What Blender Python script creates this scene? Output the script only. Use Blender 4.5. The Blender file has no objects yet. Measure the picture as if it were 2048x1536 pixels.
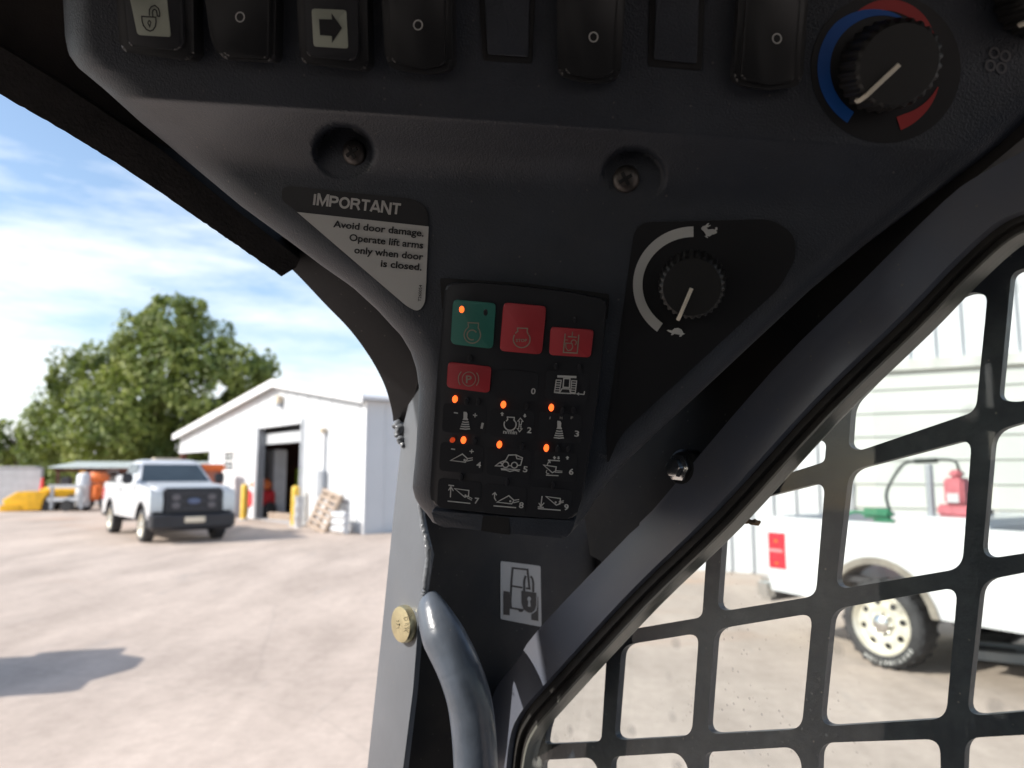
import bpy, bmesh, math, random
from mathutils import Vector as V, Matrix, noise
from mathutils.geometry import tessellate_polygon
random.seed(7)
R = math.radians
S = bpy.context.scene
C = S.collection

# ------------------------------------------------------------------ camera, sky, sun, exposure
CAM = V((0, 0, 1.70)); PITCH = R(6.8); F = 1480.0          # F: focal length in photo pixels (2048 wide)
cam = bpy.data.cameras.new('camera'); co = bpy.data.objects.new('camera', cam); C.objects.link(co)
co.location = CAM; co.rotation_euler = (R(90) + PITCH, 0, 0)
cam.sensor_width = 36; cam.lens = 36 * F / 2048; cam.clip_start = 0.02; cam.clip_end = 3000
cam.dof.use_dof = True; cam.dof.focus_distance = 0.47; cam.dof.aperture_fstop = 8.5; cam.dof.aperture_blades = 0
S.camera = co
S.render.resolution_x = 1024; S.render.resolution_y = 768
SUN = V((-0.925, -0.38, 0)).normalized() * math.cos(R(34)) + V((0, 0, math.sin(R(34))))   # towards the sun
w = bpy.data.worlds.new('World'); S.world = w; w.use_nodes = True
nt = w.node_tree; nt.nodes.clear()
out = nt.nodes.new('ShaderNodeOutputWorld'); bg = nt.nodes.new('ShaderNodeBackground')
sky = nt.nodes.new('ShaderNodeTexSky'); sky.sky_type = 'NISHITA'; sky.sun_disc = False
sky.sun_elevation = R(34); sky.sun_rotation = math.atan2(SUN.x, SUN.y); sky.air_density = 1.1; sky.dust_density = 1.3; sky.ozone_density = 1.6
tc = nt.nodes.new('ShaderNodeTexCoord'); mp = nt.nodes.new('ShaderNodeMapping'); mp.inputs['Scale'].default_value = (2.6, 2.6, 13)
mp.inputs['Rotation'].default_value = (0.1, 0.12, 0.3)
ns = nt.nodes.new('ShaderNodeTexNoise'); ns.inputs['Scale'].default_value = 1.3; ns.inputs['Detail'].default_value = 8; ns.inputs['Roughness'].default_value = 0.62
cr = nt.nodes.new('ShaderNodeValToRGB'); cr.color_ramp.elements[0].position = 0.44; cr.color_ramp.elements[1].position = 0.80
mx = nt.nodes.new('ShaderNodeMix'); mx.data_type = 'RGBA'; mx.inputs[7].default_value = (5.6, 5.8, 6.0, 1)
L = nt.links.new
L(tc.outputs['Generated'], mp.inputs[0]); L(mp.outputs[0], ns.inputs[0])
sz = nt.nodes.new('ShaderNodeSeparateXYZ'); L(tc.outputs['Generated'], sz.inputs[0])
hz = nt.nodes.new('ShaderNodeMapRange'); hz.inputs[1].default_value = 0.0; hz.inputs[2].default_value = 0.42; hz.inputs[3].default_value = 0.20; hz.inputs[4].default_value = -0.04; L(sz.outputs[2], hz.inputs[0])
sm = nt.nodes.new('ShaderNodeMath'); sm.operation = 'ADD'; L(ns.outputs[0], sm.inputs[0]); L(hz.outputs[0], sm.inputs[1]); L(sm.outputs[0], cr.inputs[0])
L(cr.outputs[0], mx.inputs[0]); L(sky.outputs[0], mx.inputs[6]); L(mx.outputs[2], bg.inputs[0]); L(bg.outputs[0], out.inputs[0])
bg.inputs[1].default_value = 0.15
sl = bpy.data.lights.new('sun', 'SUN'); sl.energy = 4.0; sl.angle = R(0.5); sl.color = (1, 0.95, 0.88)
so = bpy.data.objects.new('sun', sl); C.objects.link(so); so.rotation_euler = SUN.to_track_quat('Z', 'Y').to_euler()
S.view_settings.view_transform = 'Standard'; S.view_settings.look = 'None'; S.view_settings.gamma = 1
S.view_settings.exposure = 0.62

# ------------------------------------------------------------------ projection helpers
def ray(px, py):
    x = (px - 1024) / F; z = -(py - 768) / F
    return V((x, math.cos(PITCH) - z * math.sin(PITCH), math.sin(PITCH) + z * math.cos(PITCH)))
def pt(px, py, d): return CAM + ray(px, py) * d
def gp(px, py):
    r = ray(px, py); return CAM + r * (-CAM.z / r.z)
class Pl:
    def __init__(s, a, b, c):
        s.p = pt(*a); s.n = (pt(*b) - s.p).cross(pt(*c) - s.p).normalized()
        if s.n.dot(CAM - s.p) < 0: s.n = -s.n
    def d(s, px, py, h=0):
        return (s.p + s.n * h - CAM).dot(s.n) / ray(px, py).dot(s.n)
    def at(s, px, py, h=0): return pt(px, py, s.d(px, py, h))

# ------------------------------------------------------------------ materials
MATS = {}
def mat(name, col, rough=0.5, metal=0.0, vary=0.12, vscale=3.0, bump=0.0, bscale=200.0, col2=None, spec=0.5, emit=None, coat=0, lo=0.35, hi=0.65, dust=0):
    if name in MATS: return MATS[name]
    m = bpy.data.materials.new(name); m.use_nodes = True; t = m.node_tree; N = t.nodes; b = N['Principled BSDF']
    b.inputs['Roughness'].default_value = rough; b.inputs['Metallic'].default_value = metal
    b.inputs['Specular IOR Level'].default_value = spec; b.inputs['Coat Weight'].default_value = coat
    tc = N.new('ShaderNodeTexCoord')
    n = N.new('ShaderNodeTexNoise'); n.inputs['Scale'].default_value = vscale; n.inputs['Detail'].default_value = 6
    t.links.new(tc.outputs['Object'], n.inputs[0])
    r = N.new('ShaderNodeValToRGB'); r.color_ramp.elements[0].position = lo; r.color_ramp.elements[1].position = hi
    c2 = col2 or tuple(min(1, c * (1 + vary)) for c in col); c1 = col if col2 else tuple(c * (1 - vary) for c in col)
    r.color_ramp.elements[0].color = (*c1, 1); r.color_ramp.elements[1].color = (*c2, 1)
    t.links.new(n.outputs[0], r.inputs[0]); t.links.new(r.outputs[0], b.inputs['Base Color'])
    if dust:                                          # sparse dust specks and a thin uneven film of dust
        K = t.links.new
        vo = N.new('ShaderNodeTexVoronoi'); vo.inputs['Scale'].default_value = 210; K(tc.outputs['Object'], vo.inputs[0])
        sp = N.new('ShaderNodeMapRange'); sp.inputs[1].default_value = 0.09; sp.inputs[2].default_value = 0.17; sp.inputs[3].default_value = 1; sp.inputs[4].default_value = 0; K(vo.outputs['Distance'], sp.inputs[0])
        sc = N.new('ShaderNodeSeparateColor'); K(vo.outputs['Color'], sc.inputs[0]); gt = N.new('ShaderNodeMath'); gt.operation = 'GREATER_THAN'; gt.inputs[1].default_value = 0.86; K(sc.outputs[0], gt.inputs[0])
        mu = N.new('ShaderNodeMath'); mu.operation = 'MULTIPLY'; K(sp.outputs[0], mu.inputs[0]); K(gt.outputs[0], mu.inputs[1])
        fl = N.new('ShaderNodeTexNoise'); fl.inputs['Scale'].default_value = 13; fl.inputs['Detail'].default_value = 9; fl.inputs['Roughness'].default_value = 0.7; K(tc.outputs['Object'], fl.inputs[0])
        fr = N.new('ShaderNodeMapRange'); fr.inputs[1].default_value = 0.5; fr.inputs[2].default_value = 0.85; fr.inputs[4].default_value = 0.35; K(fl.outputs[0], fr.inputs[0])
        mx_ = N.new('ShaderNodeMath'); mx_.operation = 'MAXIMUM'; K(mu.outputs[0], mx_.inputs[0]); K(fr.outputs[0], mx_.inputs[1])
        ms = N.new('ShaderNodeMath'); ms.operation = 'MULTIPLY'; ms.inputs[1].default_value = dust; K(mx_.outputs[0], ms.inputs[0])
        dm = N.new('ShaderNodeMix'); dm.data_type = 'RGBA'; dm.inputs[7].default_value = (0.19, 0.17, 0.15, 1); K(ms.outputs[0], dm.inputs[0]); K(r.outputs[0], dm.inputs[6]); K(dm.outputs[2], b.inputs['Base Color'])
    if bump:
        n2 = N.new('ShaderNodeTexNoise'); n2.inputs['Scale'].default_value = bscale; n2.inputs['Detail'].default_value = 3
        bp = N.new('ShaderNodeBump'); bp.inputs['Strength'].default_value = bump; bp.inputs['Distance'].default_value = 1.0 / bscale * 0.5
        t.links.new(tc.outputs['Object'], n2.inputs[0]); t.links.new(n2.outputs[0], bp.inputs['Height']); t.links.new(bp.outputs[0], b.inputs['Normal'])
    if emit:
        b.inputs['Emission Color'].default_value = (*emit[0], 1); b.inputs['Emission Strength'].default_value = emit[1]
    MATS[name] = m; return m
PLASTIC = mat('console plastic', (0.033, 0.039, 0.052), 0.46, vary=0.14, vscale=22, bump=0.8, bscale=900, dust=0.4)
GLOSSPL = mat('switch plastic', (0.016, 0.0165, 0.018), 0.38, bump=0.1, bscale=1800)
KEYPL = mat('keypad membrane', (0.017, 0.018, 0.022), 0.45, bump=0.12, bscale=2000)
DARKGAP = mat('gap shade black', (0.008, 0.008, 0.009), 0.6)  # near-black colour for seams and for shade in hollows
DIALBL = mat('dial decal film', (0.014, 0.014, 0.016), 0.4)
BLACKST = mat('black painted steel', (0.018, 0.018, 0.021), 0.42, vary=0.3, vscale=9, bump=0.05, bscale=300, dust=0.4)
FOAM = mat('foam seal', (0.016, 0.014, 0.014), 0.85, vary=0.3, vscale=60, bump=0.9, bscale=420)
LINER = mat('headliner cloth', (0.030, 0.025, 0.023), 0.9, vary=0.25, vscale=30, bump=0.6, bscale=700)
GREYPT = mat('grey post paint', (0.125, 0.135, 0.152), 0.36, vary=0.06, vscale=14, bump=0.04, bscale=90, dust=0.6)
WELDM = mat('painted weld', (0.15, 0.16, 0.175), 0.30, vary=0.2, vscale=60, bump=0.5, bscale=160)
CORNER = mat('dusty dark steel', (0.007, 0.007, 0.009), 0.7, col2=(0.022, 0.018, 0.016), vscale=28, bump=0.06, bscale=700, dust=0.3)
HANDLE = mat('grab handle paint', (0.085, 0.10, 0.125), 0.30, vary=0.15, vscale=40, bump=0.12, bscale=180, dust=0.5)
FRAMEM = mat('window frame paint', (0.10, 0.112, 0.145), 0.34, col2=(0.13, 0.13, 0.145), vscale=16, bump=0.04, bscale=300, lo=0.4, hi=0.85, dust=0.7)
RUBBER = mat('rubber seal', (0.009, 0.009, 0.009), 0.65, col2=(0.024, 0.021, 0.018), vscale=40, bump=0.3, bscale=300)
SCREENM = mat('screen steel', (0.018, 0.024, 0.038), 0.45, col2=(0.06, 0.067, 0.08), vscale=45, bump=0.2, bscale=160, lo=0.48, hi=0.8, dust=0.8)
WHITEPR = mat('white print', (0.55, 0.55, 0.53), 0.5, vary=0.05)
GREYPR = mat('grey print', (0.36, 0.35, 0.32), 0.5, vary=0.08)
DIMPR = mat('dim print', (0.10, 0.10, 0.11), 0.5, vary=0.08)
TANPR = mat('tan print', (0.30, 0.26, 0.20), 0.5, vary=0.1)
BLACKPR = mat('black print', (0.012, 0.012, 0.014), 0.5)
LABELW = mat('label film', (0.52, 0.51, 0.49), 0.45, vary=0.04, vscale=12)
LENSG = mat('pale switch lens', (0.42, 0.45, 0.37), 0.35, vary=0.06)
POINTER = mat('cream pointer', (0.80, 0.74, 0.62), 0.4, vary=0.05)
KNOBM = mat('knob rubber', (0.015, 0.0145, 0.0145), 0.5, bump=0.15, bscale=1500)
BLUEPR = mat('blue print', (0.008, 0.10, 0.42), 0.45)
REDPR = mat('red print', (0.42, 0.035, 0.035), 0.45)
GREENB = mat('green button', (0.032, 0.185, 0.145), 0.5, vary=0.08, vscale=40)
REDB = mat('red button', (0.44, 0.035, 0.045), 0.5, vary=0.08, vscale=40)
LEDON = mat('lit led', (0.8, 0.1, 0.02), 0.3, emit=((1.0, 0.12, 0.02), 1.5))
LEDDIM = mat('faint led', (0.4, 0.06, 0.02), 0.3, emit=((1.0, 0.10, 0.02), 0.22))
LEDOFF = mat('dark led', (0.03, 0.03, 0.034), 0.2)
SCREWM = mat('dull screw', (0.10, 0.09, 0.085), 0.45, metal=0.7, vary=0.2, vscale=200)
BRASS = mat('brass plug', (0.62, 0.55, 0.34), 0.28, metal=0.9, vary=0.12, vscale=120, bump=0.2, bscale=500)
BRASSD = mat('engraved brass', (0.10, 0.085, 0.05), 0.5, metal=0.4)
CHROME = mat('chrome', (0.7, 0.7, 0.68), 0.18, metal=1.0, vary=0.08, vscale=30)
WHITEP = mat('white vehicle paint', (0.58, 0.595, 0.61), 0.28, vary=0.03, coat=0.5)
TRIMB = mat('black bumper plastic', (0.022, 0.023, 0.028), 0.5)
TYRE = mat('tyre rubber', (0.035, 0.035, 0.037), 0.75, vary=0.25, vscale=12, bump=0.3, bscale=60)
RIMM = mat('dusty steel rim', (0.62, 0.57, 0.45), 0.35, metal=0.25, col2=(0.70, 0.68, 0.60), vscale=9)
GLASSD = mat('tinted glass', (0.05, 0.065, 0.075), 0.08, spec=0.6)
HEADL = mat('headlight lens', (0.62, 0.66, 0.66), 0.15, coat=0.6)
TAILR = mat('tail light red', (0.62, 0.012, 0.03), 0.18, vary=0.2, vscale=14, coat=0.5)
WALLW = mat('white sheet steel', (0.58, 0.60, 0.62), 0.45, vary=0.02, vscale=1.5)
WALLS = mat('off white lap siding', (0.50, 0.525, 0.50), 0.5, col2=(0.56, 0.575, 0.55), vscale=0.7)
ROOFW = mat('white roof steel', (0.78, 0.78, 0.78), 0.4, vary=0.03)
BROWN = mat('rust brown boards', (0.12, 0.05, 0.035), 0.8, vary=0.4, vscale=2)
CONC = mat('pale block', (0.45, 0.45, 0.46), 0.8, vary=0.08)
YELLOW = mat('yellow paint', (0.72, 0.46, 0.06), 0.4, vary=0.12, vscale=4)
MACHY = mat('machine yellow', (0.78, 0.42, 0.01), 0.4, vary=0.15, vscale=4)
ORANGE = mat('orange paint', (0.70, 0.17, 0.04), 0.45, vary=0.15, vscale=4)
REDP = mat('red paint', (0.55, 0.03, 0.04), 0.4, vary=0.15, vscale=6)
WOOD = mat('weathered wood', (0.27, 0.20, 0.15), 0.8, col2=(0.42, 0.34, 0.27), vscale=14, bump=0.4, bscale=60)
DKMETAL = mat('dark machine steel', (0.05, 0.05, 0.055), 0.5, vary=0.3, vscale=5)
GREYM = mat('galvanised grey', (0.35, 0.37, 0.40), 0.4, metal=0.3, vary=0.1)
GREENP = mat('green nozzle', (0.03, 0.17, 0.09), 0.45, vary=0.2, vscale=20)
BARK = mat('bark', (0.10, 0.075, 0.055), 0.9, vary=0.3, vscale=8, bump=0.6, bscale=25)
BEIGE = mat('beige lamp cover', (0.55, 0.47, 0.36), 0.5)
RUST = mat('rust', (0.5, 0.3, 0.18), 0.9, vary=0.4, vscale=60, bump=0.8, bscale=150)

def leaf_mat():
    m = bpy.data.materials.new('leaves'); m.use_nodes = True; t = m.node_tree; N = t.nodes; b = N['Principled BSDF']
    tc = N.new('ShaderNodeTexCoord'); n = N.new('ShaderNodeTexNoise'); n.inputs['Scale'].default_value = 0.55; n.inputs['Detail'].default_value = 5
    r = N.new('ShaderNodeValToRGB'); r.color_ramp.elements[0].position = 0.35; r.color_ramp.elements[1].position = 0.68
    r.color_ramp.elements[0].color = (0.075, 0.115, 0.028, 1); r.color_ramp.elements[1].color = (0.27, 0.30, 0.065, 1)
    t.links.new(tc.outputs['Object'], n.inputs[0]); t.links.new(n.outputs[0], r.inputs[0]); t.links.new(r.outputs[0], b.inputs['Base Color'])
    b.inputs['Roughness'].default_value = 0.6
    tr = N.new('ShaderNodeBsdfTranslucent'); tr.inputs[0].default_value = (0.24, 0.32, 0.05, 1)
    ms = N.new('ShaderNodeMixShader'); ms.inputs[0].default_value = 0.25
    t.links.new(b.outputs[0], ms.inputs[1]); t.links.new(tr.outputs[0], ms.inputs[2]); t.links.new(ms.outputs[0], N['Material Output'].inputs[0])
    return m
LEAF = leaf_mat()

def ground_mat():
    m = bpy.data.materials.new('worn concrete yard'); m.use_nodes = True; t = m.node_tree; N = t.nodes; b = N['Principled BSDF']; K = t.links.new
    b.inputs['Roughness'].default_value = 0.85
    tc = N.new('ShaderNodeTexCoord')
    def nz(sc, det=6, ro=0.6, scale=None):
        n = N.new('ShaderNodeTexNoise'); n.inputs['Scale'].default_value = sc; n.inputs['Detail'].default_value = det; n.inputs['Roughness'].default_value = ro
        if scale:
            q = N.new('ShaderNodeMapping'); q.inputs['Scale'].default_value = scale; q.inputs['Rotation'].default_value = (0, 0, 0.5)
            K(tc.outputs['Object'], q.inputs[0]); K(q.outputs[0], n.inputs[0])
        else: K(tc.outputs['Object'], n.inputs[0])
        return n
    def ramp(n, a, ca, e, ce):
        r = N.new('ShaderNodeValToRGB'); r.color_ramp.elements[0].position = a; r.color_ramp.elements[1].position = e
        r.color_ramp.elements[0].color = (*ca, 1); r.color_ramp.elements[1].color = (*ce, 1); K(n.outputs[0], r.inputs[0]); return r
    base = ramp(nz(0.55, 9, 0.65, (1.6, 0.5, 1)), 0.34, (0.39, 0.318, 0.265), 0.66, (0.58, 0.48, 0.405))
    fine = ramp(nz(7, 12, 0.82), 0.30, (0.78, 0.77, 0.76), 0.70, (1.1, 1.1, 1.1))
    m1 = N.new('ShaderNodeMix'); m1.data_type = 'RGBA'; m1.blend_type = 'MULTIPLY'; m1.inputs[0].default_value = 1
    K(base.outputs[0], m1.inputs[6]); K(fine.outputs[0], m1.inputs[7])
    red = ramp(nz(0.22, 6, 0.62, (0.7, 1.5, 1)), 0.56, (0, 0, 0), 0.74, (1, 1, 1))
    m2 = N.new('ShaderNodeMix'); m2.data_type = 'RGBA'; m2.inputs[7].default_value = (0.50, 0.30, 0.19, 1)
    mm = N.new('ShaderNodeMath'); mm.operation = 'MULTIPLY'; mm.inputs[1].default_value = 0.8; K(red.outputs[0], mm.inputs[0])
    K(mm.outputs[0], m2.inputs[0]); K(m1.outputs[2], m2.inputs[6])
    dk = ramp(nz(0.9, 7, 0.7, (2.2, 0.45, 1)), 0.60, (0, 0, 0), 0.78, (1, 1, 1))
    m3 = N.new('ShaderNodeMix'); m3.data_type = 'RGBA'; m3.inputs[7].default_value = (0.22, 0.215, 0.21, 1)
    m4 = N.new('ShaderNodeMath'); m4.operation = 'MULTIPLY'; m4.inputs[1].default_value = 0.62; K(dk.outputs[0], m4.inputs[0])
    K(m4.outputs[0], m3.inputs[0]); K(m2.outputs[2], m3.inputs[6])
    vo = N.new('ShaderNodeTexVoronoi'); vo.feature = 'DISTANCE_TO_EDGE'; vo.inputs['Scale'].default_value = 0.28
    wa = N.new('ShaderNodeMix'); wa.data_type = 'VECTOR'; wa.inputs[0].default_value = 0.12; K(tc.outputs['Object'], wa.inputs[4]); K(nz(1.2, 5).outputs[1], wa.inputs[5]); K(wa.outputs[1], vo.inputs[0])
    cz = N.new('ShaderNodeMapRange'); cz.inputs[1].default_value = 0.0; cz.inputs[2].default_value = 0.006; cz.inputs[3].default_value = 0.14; cz.inputs[4].default_value = 0; K(vo.outputs['Distance'], cz.inputs[0])
    m5 = N.new('ShaderNodeMix'); m5.data_type = 'RGBA'; m5.inputs[7].default_value = (0.16, 0.14, 0.12, 1); K(cz.outputs[0], m5.inputs[0]); K(m3.outputs[2], m5.inputs[6]); K(m5.outputs[2], b.inputs['Base Color'])
    bp = N.new('ShaderNodeBump'); bp.inputs['Strength'].default_value = 0.35; bp.inputs['Distance'].default_value = 0.004
    K(nz(60, 6).outputs[0], bp.inputs['Height']); K(bp.outputs[0], b.inputs['Normal'])
    return m

def glass_mat():
    m = bpy.data.materials.new('dusty window glass'); m.use_nodes = True; t = m.node_tree; N = t.nodes; K = t.links.new
    N.remove(N['Principled BSDF'])
    tr = N.new('ShaderNodeBsdfTransparent'); tr.inputs[0].default_value = (0.93, 0.955, 0.94, 1)
    gl = N.new('ShaderNodeBsdfGlossy'); gl.inputs['Roughness'].default_value = 0.02
    df = N.new('ShaderNodeBsdfDiffuse'); df.inputs[0].default_value = (0.52, 0.52, 0.50, 1)
    fr = N.new('ShaderNodeFresnel'); fr.inputs[0].default_value = 1.45
    ge = N.new('ShaderNodeNewGeometry'); iv = N.new('ShaderNodeMath'); iv.operation = 'SUBTRACT'; iv.inputs[0].default_value = 1; K(ge.outputs['Backfacing'], iv.inputs[1])
    fm = N.new('ShaderNodeMath'); fm.operation = 'MULTIPLY'; K(fr.outputs[0], fm.inputs[0]); K(iv.outputs[0], fm.inputs[1])   # the far side of a real pane reflects far less than total reflection
    a = N.new('ShaderNodeMixShader'); K(fm.outputs[0], a.inputs[0]); K(tr.outputs[0], a.inputs[1]); K(gl.outputs[0], a.inputs[2])
    tc = N.new('ShaderNodeTexCoord')
    n = N.new('ShaderNodeTexNoise'); n.inputs['Scale'].default_value = 14; n.inputs['Detail'].default_value = 9; n.inputs['Roughness'].default_value = 0.75
    r = N.new('ShaderNodeMapRange'); r.inputs[1].default_value = 0.35; r.inputs[2].default_value = 0.85; r.inputs[3].default_value = 0.004; r.inputs[4].default_value = 0.035
    K(tc.outputs['Object'], n.inputs[0]); K(n.outputs[0], r.inputs[0])
    vo = N.new('ShaderNodeTexVoronoi'); vo.inputs['Scale'].default_value = 150; K(tc.outputs['Object'], vo.inputs[0])
    sp = N.new('ShaderNodeMapRange'); sp.inputs[1].default_value = 0.10; sp.inputs[2].default_value = 0.16; sp.inputs[3].default_value = 0.30; sp.inputs[4].default_value = 0.0
    K(vo.outputs['Distance'], sp.inputs[0])
    n3 = N.new('ShaderNodeTexNoise'); n3.inputs['Scale'].default_value = 9; K(tc.outputs['Object'], n3.inputs[0])
    g3 = N.new('ShaderNodeMapRange'); g3.inputs[1].default_value = 0.52; g3.inputs[2].default_value = 0.7; K(n3.outputs[0], g3.inputs[0])
    mu = N.new('ShaderNodeMath'); mu.operation = 'MULTIPLY'; K(sp.outputs[0], mu.inputs[0]); K(g3.outputs[0], mu.inputs[1])
    v2 = N.new('ShaderNodeTexVoronoi'); v2.inputs['Scale'].default_value = 42; v2.inputs['Randomness'].default_value = 1; K(tc.outputs['Object'], v2.inputs[0])
    s2 = N.new('ShaderNodeMapRange'); s2.inputs[1].default_value = 0.10; s2.inputs[2].default_value = 0.24; s2.inputs[3].default_value = 0.26; s2.inputs[4].default_value = 0.0; K(v2.outputs['Distance'], s2.inputs[0])
    sx = N.new('ShaderNodeSeparateColor'); K(v2.outputs['Color'], sx.inputs[0]); gt = N.new('ShaderNodeMath'); gt.operation = 'GREATER_THAN'; gt.inputs[1].default_value = 0.62; K(sx.outputs[0], gt.inputs[0])
    mz = N.new('ShaderNodeMath'); mz.operation = 'MULTIPLY'; K(s2.outputs[0], mz.inputs[0]); K(gt.outputs[0], mz.inputs[1])
    a0 = N.new('ShaderNodeMath'); a0.operation = 'ADD'; K(mu.outputs[0], a0.inputs[0]); K(mz.outputs[0], a0.inputs[1])
    ad = N.new('ShaderNodeMath'); ad.operation = 'ADD'; K(r.outputs[0], ad.inputs[0]); K(a0.outputs[0], ad.inputs[1])
    c = N.new('ShaderNodeMixShader'); K(ad.outputs[0], c.inputs[0]); K(a.outputs[0], c.inputs[1]); K(df.outputs[0], c.inputs[2])
    K(c.outputs[0], N['Material Output'].inputs[0]); return m
GLASS = glass_mat()

# ------------------------------------------------------------------ mesh helpers
def link(name, me, m, parent=None, smooth=False, loc=None, label=None):
    o = bpy.data.objects.new(name, me); C.objects.link(o)
    if m: me.materials.append(m)
    if smooth:
        for p in me.polygons: p.use_smooth = True
    if parent is not None:
        o.parent = parent
        if parent.get('world_built'): o.matrix_parent_inverse = parent.matrix_basis.inverted()
    if loc: o.location = loc
    if label: o['label'] = label
    return o
def mk(name, vs, fs, m, parent=None, smooth=False, loc=None, label=None):
    me = bpy.data.meshes.new(name); me.from_pydata([tuple(v) for v in vs], [], fs); me.update()
    bm = bmesh.new(); bm.from_mesh(me); bmesh.ops.recalc_face_normals(bm, faces=bm.faces); bm.to_mesh(me); bm.free()
    return link(name, me, m, parent, smooth, loc, label)
def fin(name, bm, m, parent=None, smooth=False, loc=None, label=None, ang=None):
    me = bpy.data.meshes.new(name); bmesh.ops.recalc_face_normals(bm, faces=bm.faces); bm.to_mesh(me); bm.free()
    o = link(name, me, m, parent, smooth or ang is not None, loc, label)
    if ang is not None: me.set_sharp_from_angle(angle=R(ang))
    return o
def thing(name, label, cat, loc=(0, 0, 0), rz=0, group=None, world=False):
    o = bpy.data.objects.new(name, None); C.objects.link(o); o.location = loc; o.rotation_euler = (0, 0, rz); o.empty_display_size = 0.2
    o['label'] = label; o['category'] = cat
    if group: o['group'] = group
    if world: o['world_built'] = 1
    return o
def tag(o, label, cat, group=None):
    o['label'] = label; o['category'] = cat
    if group: o['group'] = group
    return o
def rpoly(pts, r, seg=5):
    out = []; n = len(pts)
    for i in range(n):
        p = V((*pts[i], 0)); a = V((*pts[i - 1], 0)); b = V((*pts[(i + 1) % n], 0))
        rr = r[i] if isinstance(r, (list, tuple)) else r
        da = a - p; db = b - p; k = min(rr, da.length * 0.48, db.length * 0.48)
        A = p + da.normalized() * k; B = p + db.normalized() * k
        for j in range(seg + 1):
            t = j / seg; q = A * (1 - t) ** 2 + p * 2 * t * (1 - t) + B * t * t; out.append((q.x, q.y))
    return out
def ell(cx, cy, rx, ry, n=32, rot=0):
    return [(cx + rx * math.cos(a) * math.cos(rot) - ry * math.sin(a) * math.sin(rot), cy + rx * math.cos(a) * math.sin(rot) + ry * math.sin(a) * math.cos(rot)) for a in [2 * math.pi * i / n for i in range(n)]]
def bprism(bm, top, n, depth, bev=0, seg=2):
    vt = [bm.verts.new(p) for p in top]; vb = [bm.verts.new(p - n * depth) for p in top]; k = len(top)
    f = bm.faces.new(vt); bm.faces.new(list(reversed(vb)))
    for i in range(k): bm.faces.new([vt[i], vb[i], vb[(i + 1) % k], vt[(i + 1) % k]])
    if bev: bmesh.ops.bevel(bm, geom=list(f.edges), offset=bev, segments=seg, affect='EDGES', profile=0.5, clamp_overlap=True)
def plate(name, pxs, pl, h0, h1, m, parent, bev=0, seg=2, label=None, ang=40):
    bm = bmesh.new(); bprism(bm, [pl.at(x, y, h1) for x, y in pxs], pl.n, h1 - h0, bev, seg)
    return fin(name, bm, m, parent, label=label, ang=ang)
def stroke_bm(bm, pl, pts, wd, h, closed=False):
    P = [V((x, y, 0)) for x, y in pts]; n = len(P); Lf = []; Rt = []
    for i in range(n):
        a = P[i - 1] if (i > 0 or closed) else P[i]; b = P[(i + 1) % n] if (i < n - 1 or closed) else P[i]
        d1 = (P[i] - a); d2 = (b - P[i]); d1 = d1.normalized() if d1.length else d2.normalized(); d2 = d2.normalized() if d2.length else d1
        t = (d1 + d2); t = t.normalized() if t.length > 1e-6 else d1
        nn = V((-t.y, t.x, 0)); k = 1 / max(0.5, nn.dot(V((-d1.y, d1.x, 0))))
        Lf.append(P[i] + nn * wd / 2 * k); Rt.append(P[i] - nn * wd / 2 * k)
    vl = [bm.verts.new(pl.at(p.x, p.y, h)) for p in Lf]; vr = [bm.verts.new(pl.at(p.x, p.y, h)) for p in Rt]
    for i in range(n if closed else n - 1):
        j = (i + 1) % n; bm.faces.new([vl[i], vl[j], vr[j], vr[i]])
def fill_bm(bm, pl, pts, h):
    vs = [V((x, y, 0)) for x, y in pts]
    bv = [bm.verts.new(pl.at(v.x, v.y, h)) for v in vs]
    for t in tessellate_polygon([vs]):
        try: bm.faces.new([bv[i] for i in t])
        except ValueError: pass
def symbol(name, pl, h, m, parent, strokes=(), fills=(), label=None):
    bm = bmesh.new()
    for s in strokes: stroke_bm(bm, pl, s[0], s[1], h, len(s) > 2 and s[2])
    for f in fills: fill_bm(bm, pl, f, h)
    return fin(name, bm, m, parent, label=label)
def txt(body, bold=0.0):
    cu = bpy.data.curves.new('t', 'FONT'); cu.body = body; cu.size = 1.0; cu.offset = bold; cu.resolution_u = 3
    o = bpy.data.objects.new('t', cu); C.objects.link(o)
    dg = bpy.context.evaluated_depsgraph_get(); me = bpy.data.meshes.new_from_object(o.evaluated_get(dg))
    vs = [v.co.copy() for v in me.vertices]; fs = [tuple(p.vertices) for p in me.polygons]
    bpy.data.objects.remove(o); bpy.data.curves.remove(cu); bpy.data.meshes.remove(me); return vs, fs
def text(name, body, pl, h, x0, y0, x1, y1, cap, m, parent, bold=0.02, lean=0.0):
    """words between two baseline points given in photo pixels, cap = capital height in pixels"""
    vs, fs = txt(body, bold); a = min(v.x for v in vs); b = max(v.x for v in vs)
    ex = V((x1 - x0, y1 - y0)) / (b - a); u = ex.normalized(); ey = V((u.y, -u.x)) * (cap / 0.70) + u * lean * cap
    return mk(name, [pl.at(x0 + ex.x * (v.x - a) + ey.x * v.y, y0 + ex.y * (v.x - a) + ey.y * v.y, h) for v in vs], fs, m, parent)
def lathe_bm(bm, prof, M, n=24, cap=True):
    rings = []
    for r, z in prof: rings.append([bm.verts.new(M @ V((r * math.cos(2 * math.pi * i / n), r * math.sin(2 * math.pi * i / n), z))) for i in range(n)])
    for a, b in zip(rings, rings[1:]):
        for i in range(n): bm.faces.new([a[i], a[(i + 1) % n], b[(i + 1) % n], b[i]])
    if cap: bm.faces.new(rings[0]); bm.faces.new(rings[-1])
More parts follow.
